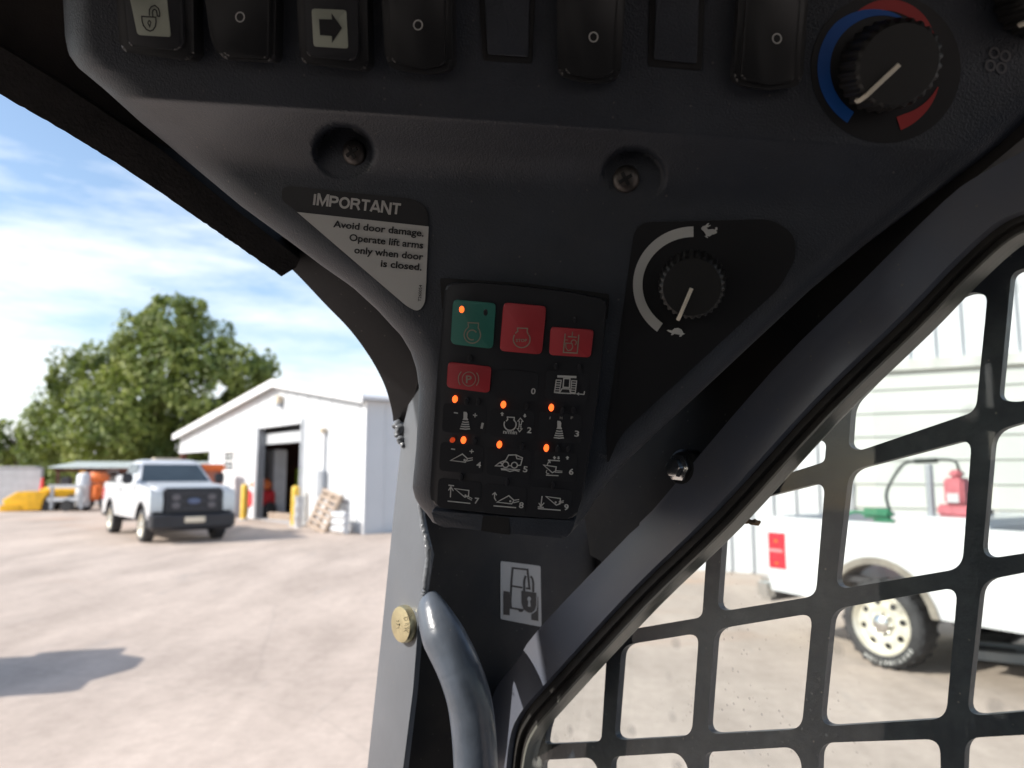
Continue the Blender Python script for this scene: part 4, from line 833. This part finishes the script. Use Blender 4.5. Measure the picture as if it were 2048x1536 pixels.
# ---- warning label
lab_out = rpoly([(578, 372), (830, 398), (857, 420), (851, 606), (838, 625), (800, 602), (600, 427), (562, 400), (565, 376)], [10, 22, 22, 20, 16, 16, 10, 18, 10], 6)
wl = plate('warning_label', lab_out, LO, -.001, .0007, mat('black label film', (.018, .018, .021), .4), loader, label='black and white IMPORTANT door damage label')
plate('white_field', rpoly([(594, 424), (857, 453), (850, 607), (836, 624), (814, 613)], [1, 1, 18, 14, 18], 6), LO, .0006, .0011, LABELW, wl)
GLY = {'I': (.28, [[(.14, 0), (.14, 1)]]), 'M': (.86, [[(.09, 0), (.09, 1), (.13, 1), (.43, .12), (.73, 1), (.77, 1), (.77, 0)]]), 'P': (.68, [[(.09, 0), (.09, .92), (.40, .92), (.54, .86), (.59, .70), (.54, .54), (.40, .47), (.12, .47)]]),
       'O': (.80, [[(.40 + .31 * math.cos(R(a)), .5 + .43 * math.sin(R(a))) for a in range(0, 361, 20)]]), 'R': (.74, [[(.09, 0), (.09, .92), (.42, .92), (.55, .87), (.60, .72), (.55, .56), (.42, .50), (.12, .50)], [(.38, .50), (.50, .38), (.66, 0)]]),
       'T': (.64, [[(.32, 0), (.32, .90)], [(.02, .92), (.62, .92)]]), 'A': (.74, [[(.06, 0), (.34, .96), (.40, .96), (.68, 0)], [(.18, .28), (.56, .28)]]), 'N': (.76, [[(.09, 0), (.09, 1), (.14, 1), (.62, 0), (.67, 0), (.67, 1)]])}
hx = 0; hs = []
for ch in 'IMPORTANT':
    wd_, sts = GLY[ch]; hs += [([(hx + x, y) for x, y in s_]) for s_ in sts]; hx += wd_ + .02
HX = V((177, 20)) / hx; HY = V((20, -177)).normalized() * 22.5 * .98
symbol('heading', LO, .0013, LABELW, wl, strokes=[([(624 + HX.x * x + HY.x * y, 409.5 + HX.y * x + HY.y * y) for x, y in s_], 4.6) for s_ in hs])
for body, x0, y0, x1, y1 in (('Avoid door damage.', 666, 454, 847, 473), ('Operate lift arms', 698, 481, 846, 497), ('only when door', 708, 506, 846, 520), ('is closed.', 761, 533, 843, 541)):
    text('line_of_text', body, LO, .0015, x0, y0, x1, y1, 13.5, BLACKPR, wl, .024)
text('label_number', 'T260054', LO, .0015, 842, 603, 844, 570, 6.0, BLACKPR, wl, .012)

# ---- key pad
Z5 = lambda *p: [(820 + x * .2148, 540 + y * .2148) for x, y in p]
Z6 = lambda *p: [(820 + x * .2148, 780 + y * .2148) for x, y in p]
plate('keypad_recess_shade', rpoly([(880, 556), (1050, 566), (1219, 588), (1215, 640), (884, 620)], 5, 3), LO, -.002, .0005, DARKGAP, loader)  # thin black strip painted as recess shade, no real hollow
kp = plate('keypad', rpoly([(890, 566), (970, 567), (1040, 573), (1140, 585), (1214, 600), (1194, 800), (1163, 1000), (1150, 1040), (1010, 1030), (866, 1014), (860, 985), (871, 800)], [14, 10, 10, 10, 10, 8, 8, 16, 10, 16, 10, 8], 5), LO, -.002, .0065, KEYPL, loader, bev=.0022, seg=3, label='black key pad with green, red and numbered keys')
lip = plate('keypad_ledge', rpoly([(862, 1021), (1010, 1033), (1152, 1042), (1136, 1078), (1010, 1066), (872, 1052)], [5, 5, 8, 14, 8, 10], 4), LO, -.03, .0045, PLASTIC, loader, bev=.003)
plate('ledge_notch_shade', [(966, 1031), (1018, 1036), (1020, 1070), (962, 1062)], LO, -.004, .0048, DARKGAP, lip)  # dark plate on the ledge stands in for notch shade
HK = .0065
plate('green_button', rpoly([(906, 599), (991, 607), (985, 698), (901, 688)], 9, 5), LO, HK - .002, HK + .0011, GREENB, kp, bev=.0008, label='green engine start button')
plate('red_button', rpoly([(1007, 605), (1092, 613), (1083, 709), (999, 702)], 9, 5), LO, HK - .002, HK + .0011, REDB, kp, bev=.0008, label='tall red engine stop button')
plate('red_button', rpoly([(1101, 654), (1187, 660), (1181, 715), (1098, 710)], 7, 5), LO, HK - .002, HK + .0011, REDB, kp, bev=.0008, label='red hydraulic lock button')
plate('red_button', rpoly([(896, 724), (982, 734), (978, 786), (893, 775)], 7, 5), LO, HK - .002, HK + .0011, REDB, kp, bev=.0008, label='red parking brake button')
keys = [(1034, 772), (1135, 775), (930, 840), (1026, 849), (1121, 857), (924, 918), (1019, 927), (1112, 934), (920, 990), (1010, 1000), (1101, 1006)]
for kx, ky in keys: plate('key', rpoly([(kx - 43, ky - 34), (kx + 44, ky - 26), (kx + 40, ky + 31), (kx - 46, ky + 23)], 9, 4), LO, HK - .002, HK + .00015, KEYPL, kp)
SH = HK + .0013
def arc(cx, cy, r, a0, a1, n=20): return [(cx + r * math.cos(R(a0 + (a1 - a0) * i / n)), cy - r * math.sin(R(a0 + (a1 - a0) * i / n))) for i in range(n + 1)]
symbol('engine_symbol', LO, SH, TANPR, kp, strokes=[(Z5((515, 560), (545, 530), (540, 490), (638, 495), (635, 540), (650, 565)), 2.2), (Z5(*arc(580, 605, 76, 28, -218, 28)), 2.4), (Z5(*arc(578, 605, 46, 30, 290, 20)), 2.6)])
symbol('stop_symbol', LO, SH, TANPR, kp, strokes=[(Z5((980, 590), (1004, 570), (1000, 540), (1094, 544), (1090, 575), (1102, 600)), 2.2), (Z5(*arc(1040, 645, 78, 32, -212, 28)), 2.4)])
text('stop_lettering', 'STOP', LO, SH, *Z5((985, 668))[0], *Z5((1090, 668))[0], 5.5, TANPR, kp, .03)
symbol('hydraulic_symbol', LO, SH, TANPR, kp, strokes=[(Z5((1445, 592), (1428, 768), (1557, 774), (1572, 602)), 2.4), (Z5((1468, 620), (1552, 626)), 2.4), (Z5((1513, 575), (1510, 622)), 2.2), (Z5((1450, 680), (1510, 685), (1515, 720), (1500, 745), (1470, 750), (1452, 725)), 1.8, True), (Z5(*arc(1525, 675, 24, 230, -60, 14)), 2.0), (Z5((1440, 650), (1470, 652)), 1.4)])
symbol('brake_symbol', LO, SH, TANPR, kp, strokes=[(Z5(*ell(548, 1015, 62, 66, 28)), 1.6, True), (Z5(*arc(548, 1015, 98, 135, 215, 12)), 2.0), (Z5(*arc(548, 1015, 92, 40, -42, 12)), 1.8)])
text('brake_letter', 'P', LO, SH, *Z5((520, 1052))[0], *Z5((575, 1052))[0], 15, TANPR, kp, .02)
Q = HK + .0008
st = lambda Z, w, *p: (Z(*p), w); sc_ = lambda Z, w, *p: (Z(*p), w, True)
symbol('track_symbol', LO, Q, WHITEPR, kp, strokes=[st(Z5, 4.5, (1372, 990), (1550, 997)), sc_(Z5, 2, (1362, 1025), (1408, 1027), (1390, 1145), (1345, 1140)), sc_(Z5, 2, (1505, 1030), (1552, 1033), (1538, 1152), (1495, 1148)), sc_(Z5, 2.4, (1432, 1010), (1490, 1012), (1484, 1095), (1425, 1092)), sc_(Z5, 2.2, (1415, 1105), (1485, 1108), (1495, 1150), (1390, 1145))] + [st(Z5, 2, (1358 - k * 4, 1048 + k * 22), (1402 - k * 4, 1050 + k * 22)) for k in range(5)] + [st(Z5, 2, (1502 - k * 3, 1052 + k * 22), (1548 - k * 3, 1055 + k * 22)) for k in range(5)] + [st(Z5, 2, (1625, 1128), (1620, 1158), (1565, 1154))], fills=[Z5((1545, 1153), (1575, 1138), (1572, 1170))])
def joy(x, y):
    fills = [Z6((x + 498, y + 202), (x + 525, y + 205), (x + 535, y + 222), (x + 532, y + 262), (x + 542, y + 272), (x + 540, y + 282), (x + 490, y + 278), (x + 498, y + 262))]
    for k in range(4): fills.append(Z6((x + 488 - 7 * k, y + 290 + 21 * k), (x + 515, y + 296 + 21 * k), (x + 545 + 4 * k, y + 292 + 21 * k), (x + 548 + 4 * k, y + 304 + 21 * k), (x + 515, y + 307 + 21 * k), (x + 484 - 7 * k, y + 301 + 21 * k)))
    return fills
symbol('joystick_symbol', LO, Q, WHITEPR, kp, strokes=[st(Z6, 2.4, (408, 210), (446, 216)), st(Z6, 2, (586, 233), (626, 237)), st(Z6, 2, (608, 215), (604, 255))], fills=joy(0, 0))
symbol('joystick_symbol', LO, Q, WHITEPR, kp, fills=joy(874, 84))
symbol('engine_speed_symbol', LO, Q, WHITEPR, kp, strokes=[(Z6((895, 290), (910, 275), (906, 252), (972, 256), (968, 280), (980, 296)), 2.2), (Z6(*arc(932, 320, 56, 25, -208, 24)), 2.4), sc_(Z6, 1.8, (1028, 262), (1052, 292), (1040, 293), (1036, 322), (1016, 321), (1018, 291), (1004, 289)), sc_(Z6, 1.8, (1014, 334), (1034, 335), (1032, 362), (1044, 362), (1020, 388), (998, 360), (1012, 360))], fills=[Z6((858, 204), (876, 222), (866, 224), (866, 242), (850, 240), (850, 222), (840, 220)), Z6((1062, 222), (1078, 224), (1076, 240), (1086, 242), (1068, 258), (1052, 238), (1062, 238))])
text('speed_lettering', 'n/min', LO, Q, *Z6((866, 404))[0], *Z6((996, 412))[0], 7.5, WHITEPR, kp, .03)
for ch, x in (('I', 1296), ('H', 1394), ('F', 1495)):
    p = Z6((x, 270))[0]; text('mode_letter', ch, LO, Q, p[0], p[1], p[0] + (2 if ch == 'I' else 5), p[1] + .5, 5, GREYPR, kp, .02)
bucket = lambda dx, dy: [sc_(Z6, 2.2, (378 + dx, 656 + dy), (488 + dx, 596 + dy), (536 + dx, 640 + dy), (515 + dx, 672 + dy)), st(Z6, 1.8, (528 + dx, 640 + dy), (584 + dx, 632 + dy)), st(Z6, 1.8, (530 + dx, 662 + dy), (584 + dx, 650 + dy))]
dump = lambda dx, dy: [sc_(Z6, 2.2, (415 + dx, 918 + dy), (548 + dx, 936 + dy), (545 + dx, 985 + dy), (510 + dx, 998 + dy))]
symbol('bucket_symbol', LO, Q, WHITEPR, kp, strokes=bucket(0, 0) + [st(Z6, 2.4, (382, 548), (420, 553)), st(Z6, 2, (554, 570), (594, 573)), st(Z6, 2, (576, 552), (572, 590))], fills=[Z6(*ell(508, 652, 11, 11, 10))])
symbol('float_symbol', LO, Q, WHITEPR, kp, strokes=[sc_(Z6, 2.2, (795, 706), (835, 676), (860, 690), (850, 708)), st(Z6, 2.2, (835, 676), (890, 655), (918, 606), (985, 604), (1048, 632), (1030, 700), (1005, 702)), st(Z6, 1.8, (985, 606), (995, 640), (1046, 645)), sc_(Z6, 2.2, *ell(890, 695, 28, 27, 16)), sc_(Z6, 2.2, *ell(972, 700, 28, 27, 16)), st(Z6, 2, (918, 704), (945, 706)), st(Z6, 2, (845, 732), (1025, 744)), st(Z6, 2, (848, 742), (890, 744), (930, 758), (975, 748), (1018, 758))])
symbol('height_symbol', LO, Q, WHITEPR, kp, strokes=[st(Z6, 2, (1285, 652), (1396, 660)), st(Z6, 2, (1266, 792), (1382, 798)), sc_(Z6, 2.2, (1243, 698), (1362, 716), (1355, 755), (1325, 770)), st(Z6, 1.7, (1350, 752), (1418, 756)), st(Z6, 1.7, (1350, 766), (1418, 768)), st(Z6, 1.8, (1278, 700), (1285, 680), (1302, 664)), st(Z6, 1.6, (1284, 660), (1304, 662), (1304, 682)), st(Z6, 1.6, (1275, 745), (1268, 765), (1278, 780), (1296, 778))], fills=[Z6((1345, 614), (1362, 632), (1352, 634), (1352, 646), (1338, 645), (1338, 632), (1328, 630)), Z6((1376, 618), (1390, 619), (1390, 633), (1398, 634), (1382, 648), (1366, 632), (1376, 632)), Z6((1466, 614), (1484, 632), (1474, 634), (1474, 648), (1458, 647), (1458, 632), (1448, 630))])
symbol('raise_symbol', LO, Q, WHITEPR, kp, strokes=dump(0, 0) + [st(Z6, 2.2, (350, 1034), (562, 1056)), st(Z6, 2.4, (358, 886), (410, 892)), st(Z6, 2.2, (376, 1000), (380, 905)), st(Z6, 2, (358, 935), (381, 900), (404, 940)), st(Z6, 1.6, (540, 990), (580, 1012)), st(Z6, 1.6, (532, 1002), (575, 1026))], fills=[Z6(*ell(516, 982, 10, 10, 10))])
symbol('roll_symbol', LO, Q, WHITEPR, kp, strokes=bucket(432, 388) + [st(Z6, 2.2, (778, 1078), (988, 1096)), st(Z6, 2, (802, 1032), (786, 1005), (788, 960)), st(Z6, 2, (766, 975), (790, 955), (806, 980))], fills=[Z6(*ell(934, 1036, 10, 10, 10))])
symbol('lower_symbol', LO, Q, WHITEPR, kp, strokes=dump(852, 74) + [st(Z6, 2.2, (1190, 1104), (1402, 1120)), st(Z6, 2.2, (1190, 1088), (1246, 1094)), st(Z6, 2.2, (1230, 988), (1218, 1082)), st(Z6, 2, (1200, 1052), (1218, 1084), (1250, 1050)), st(Z6, 1.6, (1385, 1040), (1432, 1032)), st(Z6, 1.6, (1385, 1054), (1430, 1046))], fills=[Z6(*ell(1356, 1046, 10, 10, 10))])
for ch, x, y in (('0', 1066, 788), ('1', 963, 857), ('2', 1058, 866), ('3', 1153, 873), ('4', 957, 935), ('5', 1050, 944), ('6', 1142, 949), ('7', 953, 1007), ('8', 1042, 1016), ('9', 1132, 1020)):
    text('numeral', ch, LO, Q, x - (2.2 if ch == '1' else 4.5), y - .5, x + (2.2 if ch == '1' else 4.5), y + .5, 11.5, WHITEPR, kp, .022)
for x, y, k in ((923, 619, 1), (909, 799, 1), (1006, 810, 1), (1102, 816, 1), (904, 881, 2), (926, 881, 1), (998, 890, 1), (1092, 897, 1)):
    hgt_ = 7 if k == 1 else 5
    plate('lit_led', ell(x, y, 5, hgt_, 14), LO, HK, HK + .0016, LEDON if k == 1 else LEDDIM, kp, bev=.0004, label='glowing orange indicator')
for x, y in ((971, 625), (940, 717), (1149, 641), (1112, 733), (1159, 735), (933, 803), (956, 804), (1053, 813), (1125, 821), (1147, 820), (949, 883), (1044, 893), (1115, 898), (1137, 898), (922, 955), (1014, 965), (1106, 972)):
    plate('unlit_led', ell(x, y, 4.6, 7, 14), LO, HK, HK + .0013, LEDOFF, kp, bev=.0003)

# ---- header over the door opening, foam seal, curved gusset
plate('header_panel', [(-520, -420), (900, -420), (900, 560), (640, 520), (345, 300), (140, 195), (0, 95), (-250, -70), (-520, -230)], HD, -.03, -.004, LINER, loader)
up_ = [(-420, -185), (-160, -15), (0, 92), (130, 172), (330, 305), (440, 395), (600, 518)]
lo_ = [(p.x, p.y + 2.2 * noise.noise(V((p.x * .11, 3, 0)))) for p in spline([(-420, -80, 0), (-160, 88, 0), (0, 188, 0), (130, 263, 0), (260, 344, 0), (400, 440, 0), (470, 488, 0), (563, 553, 0)], 14)]
plate('foam_seal', up_ + [(592, 535)] + list(reversed(lo_)), HD, -.022, .004, FOAM, loader, label='black foam door seal strip')
GU = Pl((600, 545, .598), (790, 800, .64), (830, 620, .59))
gout = [(p.x, p.y) for p in spline([(540, 505, 0), (585, 540, 0), (650, 608, 0), (700, 660, 0), (740, 715, 0), (768, 768, 0), (783, 818, 0), (788, 858, 0)], 8)]
plate('corner_gusset', gout + [(812, 858), (835, 760), (900, 650), (760, 480), (600, 420)], GU, -.014, .0, BLACKST, loader, bev=.0015, label='black curved corner gusset')

# ---- front post with plug, weld, corner panel and sticker
edge = [(850, 700), (862, 900), (848, 1010), (840, 1030), (846, 1060), (858, 1110), (852, 1150), (846, 1190), (836, 1250), (826, 1380), (806, 1545)]
plate('front_post', [(838, 735), (822, 790), (806, 850), (801, 900), (786, 1040), (760, 1300), (733, 1545)] + list(reversed(edge)), PO, -.005, 0, GREYPT, loader, bev=.0007, seg=2, label='grey painted front post')
bm = bmesh.new()
wp = spline([PO.at(842, 1000, .001), PO.at(846, 1050, .001), PO.at(857, 1100, .001), PO.at(853, 1150, .001), PO.at(848, 1190, 0)], 12)
rn = random.Random(2)
tube_bm(bm, [p + V((rn.gauss(0, .0002), rn.gauss(0, .0002), 0)) for p in wp], [.0026 + .0010 * noise.noise(V((i * .16, 0, 0))) for i in range(len(wp))], 12); fin('weld_bead', bm, WELDM, loader, ang=80)
bm = bmesh.new()
for px, py, rr in ((796, 850, .0048), (800, 858, .0050), (797, 868, .0042), (802, 879, .0036), (805, 890, .0024)):
    k = bmesh.ops.create_icosphere(bm, subdivisions=3, radius=rr, matrix=Matrix.Translation(PO.at(px, py, .001)))
for v in bm.verts: v.co += V((1, 1, 1)) * .0012 * noise.noise(v.co * 260)
fin('weld_lump', bm, WELDM, loader, ang=80)
bm = bmesh.new(); M = frame_on(PO, 813, 1247, .0); lathe_bm(bm, [(.0152, 0), (.0152, .004), (.0142, .006), (.010, .0066), (.001, .0069)], M, 40, cap=False); plug = fin('brass_plug', bm, BRASS, loader, ang=50, label='brass button shaped plug on the post')
def engr(pts, w): return ([(x, y) for x, y in pts], w)
Zp = lambda *p: [(780 + x * .0716, 1190 + y * .0716) for x, y in p]
symbol('engraving', PO, .0072, BRASSD, plug, strokes=[(Zp(*ell(440, 665, 55, 45, 14)), 1.0, True), (Zp((490, 620), (560, 550), (625, 490)), .9), (Zp((420, 800), (490, 800), (555, 770)), 1.1), (Zp((410, 850), (520, 830)), .9), (Zp((400, 930), (460, 940), (500, 905), (555, 965), (560, 890), (500, 885)), 1.1), (Zp((385, 1025), (440, 975), (520, 1060)), 1.0), (Zp((170, 720), (235, 745), (240, 700)), .8), (Zp((175, 800), (230, 850)), .8), (Zp((180, 930), (235, 925), (240, 880)), .8)])
plate('corner_panel', [(846, 985), (1560, 560), (1600, 700), (1300, 1120), (1090, 1380), (1010, 1560), (806, 1560), (824, 1380), (834, 1255), (842, 1180)], CO, -.012, 0, CORNER, loader, bev=.001, label='dark dusty inner corner panel')
stk = plate('lock_sticker', rpoly([(1001, 1122), (1081, 1132), (1083, 1254), (1001, 1238)], 3, 3), CO, -.0005, .0006, mat('grey sticker film', (.40, .39, .38), .5), loader, label='grey sticker of tractor with padlock')
Zs = lambda *p: [(980 + x * .1107, 1100 + y * .1107) for x, y in p]
symbol('padlock_symbol', CO, .0009, BLACKPR, stk, strokes=[(Zs((375, 900), (388, 620), (412, 325), (680, 355), (718, 700), (650, 690)), 3.6), (Zs((400, 650), (585, 680)), 3.6), (Zs((370, 1045), (610, 1085)), 3.6), (Zs((620, 745), (622, 560), (640, 490), (655, 468)), 3.8), (Zs((735, 470), (770, 520), (785, 600), (783, 760)), 3.8)],
       fills=[Zs((245, 740), (352, 755), (362, 890), (390, 890), (395, 1050), (360, 1055), (355, 1180), (245, 1165)), Zs((752, 1160), (840, 1100), (858, 1020), (862, 840), (872, 850), (875, 1285), (752, 1262)), Zs((572, 735), (838, 772), (838, 1000), (810, 1090), (750, 1135), (690, 1130), (610, 1070), (575, 960)), Zs((505, 1075), (605, 1090), (590, 1115), (550, 1122), (520, 1105))])
symbol('keyhole', CO, .0012, mat('grey sticker film', (.40, .39, .38)), stk, fills=[Zs(*ell(706, 885, 34, 45, 14)), Zs((694, 915), (722, 918), (735, 1026), (682, 1018))])
plate('rusty_bracket', rpoly([(1200, 1066), (1256, 1054), (1290, 1020), (1290, 1110), (1206, 1180)], 3, 2), CO, .0, .010, mat('scuffed bracket', (.05, .042, .04), .6, col2=(.16, .12, .10), vscale=90, lo=.45, hi=.75, bump=.5, bscale=400), loader)

# ---- grab handle
hp = spline([pt(856, 1206, .606), pt(868, 1232, .596), pt(888, 1275, .586), pt(915, 1330, .578), pt(936, 1390, .573), pt(946, 1450, .571), pt(951, 1520, .570), pt(954, 1620, .570)], 8)
nn = len(hp); rad = []
for i in range(nn):
    t = i / (nn - 1); k = min(1, t * 3.6); rad.append((.0085 + (.0172 - .0085) * k, .0135 + (.0172 - .0135) * k))
bm = bmesh.new(); tube_bm(bm, hp, rad, 32); fin('grab_handle', bm, HANDLE, loader, ang=70, label='glossy grey tubular grab handle')

# ---- side window: frame, rubber, pane, steel screen
f_out = [(2300, 165), (2048, 302), (1962, 348), (1888, 402), (1705, 582), (1543, 743), (1305, 1021), (1260, 1067), (1080, 1255), (1033, 1324), (1000, 1364), (984, 1400), (976, 1460), (974, 1560)]
f_in = [(2300, 350), (2120, 395), (2048, 420), (1988, 448), (1907, 521), (1806, 626), (1624, 804), (1426, 1021), (1260, 1183), (1084, 1375), (1037, 1432), (1019, 1480), (1010, 1560)]
plate('window_frame', [(p.x, p.y) for p in spline([(*q, 0) for q in f_out], 3)] + [(p.x, p.y) for p in reversed(spline([(*q, 0) for q in f_in], 4))], W, -.012, .014, FRAMEM, loader, bev=.0012, label='dark blue grey window frame bar')
def shift(pts, dx, dy): return [(x + dx, y + dy) for x, y in pts]
def ribbon(name, a, b, pl, h0, h1, m, bev=0, label=None): return plate(name, [(p.x, p.y) for p in spline([(*q, 0) for q in a], 4)] + [(p.x, p.y) for p in reversed(spline([(*q, 0) for q in b], 4))], pl, h0, h1, m, loader, bev, label=label)
ribbon('window_rubber', shift(f_in, -6, -6), shift(f_in, 15, 16), W, -.012, .008, RUBBER, .003, 'black rubber window seal')
ribbon('rubber_lip', shift(f_in, 14, 15), shift(f_in, 30, 32), W, -.012, .003, RUBBER, .002)
ribbon('pane_edge_highlight', shift(f_in, 28, 30), shift(f_in, 31, 33), W, -.010, .0045, mat('glass edge highlight', (.13, .13, .115), .3), 0)  # lighter strip paints the highlight along the glass edge
pane_px = shift(f_in, 10, 11)
plate('window_pane', [(p.x, p.y) for p in spline([(*q, 0) for q in pane_px], 4)] + [(2300, 1560)], W, -.006, -.002, GLASS, loader, label='dusty clear window pane')
A = lambda *p: [(1220 + x * .4043, 400 + y * .4043) for x, y in p]
B = lambda *p: [(1220 + x * .4043, 915 + y * .4043) for x, y in p]
E = lambda *p: [(700 + x * .362, 980 + y * .362) for x, y in p]
hl_ = [(A((1700, 488), (1790, 452), (1868, 470), (1810, 1045), (1235, 1240), (1180, 1220), (1195, 1015)), 22),
       (A((2300, 300), (2048, 335), (1985, 365), (1925, 985), (2000, 1000), (2300, 960)), 26),
       (A((1020, 1180), (1070, 1200), (1062, 1295), (850, 1362)), 10),
       (B((1182, 65), (1790, -95), (1742, 548), (1115, 655)), 30),
       (B((1895, -130), (2300, -250), (2300, 435), (1840, 505)), 32),
       (B((738, 200), (1065, 118), (1018, 685), (530, 765), (558, 388)), [10, 28, 22, 26, 8]),
       (B((1098, 752), (1720, 640), (1662, 1292), (1040, 1332)), 30),
       (B((1838, 610), (2300, 520), (2300, 1235), (1765, 1280)), 32),
       (B((450, 485), (475, 505), (456, 790), (103, 850)), [10, 6, 14, 3]),
       (B((518, 850), (1002, 770), (948, 1344), (478, 1370)), 26),
       (B((1035, 1412), (1632, 1392), (1645, 1900), (1020, 1900)), 30),
       (B((1758, 1388), (2300, 1358), (2300, 1900), (1735, 1900)), 30),
       (B((58, 930), (440, 868), (404, 1378), (20, 1400)), 24),
       (B((466, 1458), (900, 1432), (948, 1500), (940, 1900), (450, 1900)), 18),
       (B((8, 1480), (340, 1460), (388, 1530), (380, 1900), (-6, 1900)), 16),
       (E((1418, 912), (1270, 1015), (1130, 1180), (1085, 1330), (1076, 1405), (1388, 1392)), [6, 30, 30, 20, 8, 14]),
       (E((1064, 1492), (1330, 1478), (1372, 1540), (1372, 1900), (1050, 1900)), 12)]
loops = [rpoly(p, r, 6) for p, r in hl_]
o_out = [(p.x, p.y) for p in spline([(*q, 0) for q in shift(f_in, 2, 3)], 4)] + [(1005, 1760), (2420, 1760)]
o_out = [(x, y) for x, y in o_out if not (x > 2290 and y < 400)]
o_out = [(2420, 260)] + o_out
holed('window_screen', o_out, loops, lambda x, y: W.at(x, y, -.028), W.n * -.006, SCREENM, loader, label='dark steel window guard screen with square holes')
plate('side_shade_filler', [(2420, -60), (2048, 275), (1883, 412), (1705, 594), (1543, 755), (1305, 1033), (1215, 1130), (1180, 1110), (1150, 900), (1400, 500), (1900, 100), (2300, -200)], W, -.012, .003, CORNER, loader)  # dark filler sheet standing for the shade beside the console
# bolt beside the frame
M = frame_on(W, 1366, 936, .012)
bm = bmesh.new(); lathe_bm(bm, [(.013, -.03), (.013, .0), (.011, .002)], M, 24, cap=True); bz = fin('frame_bolt', bm, mat('black nylon', (.02, .02, .02), .4), loader, ang=40, label='chrome headed bolt on the frame')
bm = bmesh.new(); lathe_bm(bm, [(.0095, .002), (.0095, .006), (.007, .007), (.0065, .011), (.004, .012), (.0005, .0122)], M, 6); fin('bolt_head', bm, CHROME, bz, ang=30)

# dried mud and web hanging on the window guard
def crust(label, pts, seed):
    rn = random.Random(seed); P = spline([W.at(x, y, -.022) for x, y in pts], 10); bm = bmesh.new()
    tube_bm(bm, [p + V((rn.gauss(0, .0004), rn.gauss(0, .0004), rn.gauss(0, .0005))) for p in P], [max(.0005, .0016 + .0018 * noise.noise(V((i * .35, seed, 0)))) for i in range(len(P))], 8)
    tag(fin('dried_mud', bm, RUST, None, ang=70), label, 'debris')
crust('brown mud crust clinging to the window guard beside the tail light', [(1446, 1036), (1470, 1036), (1490, 1043), (1520, 1046)], 3)
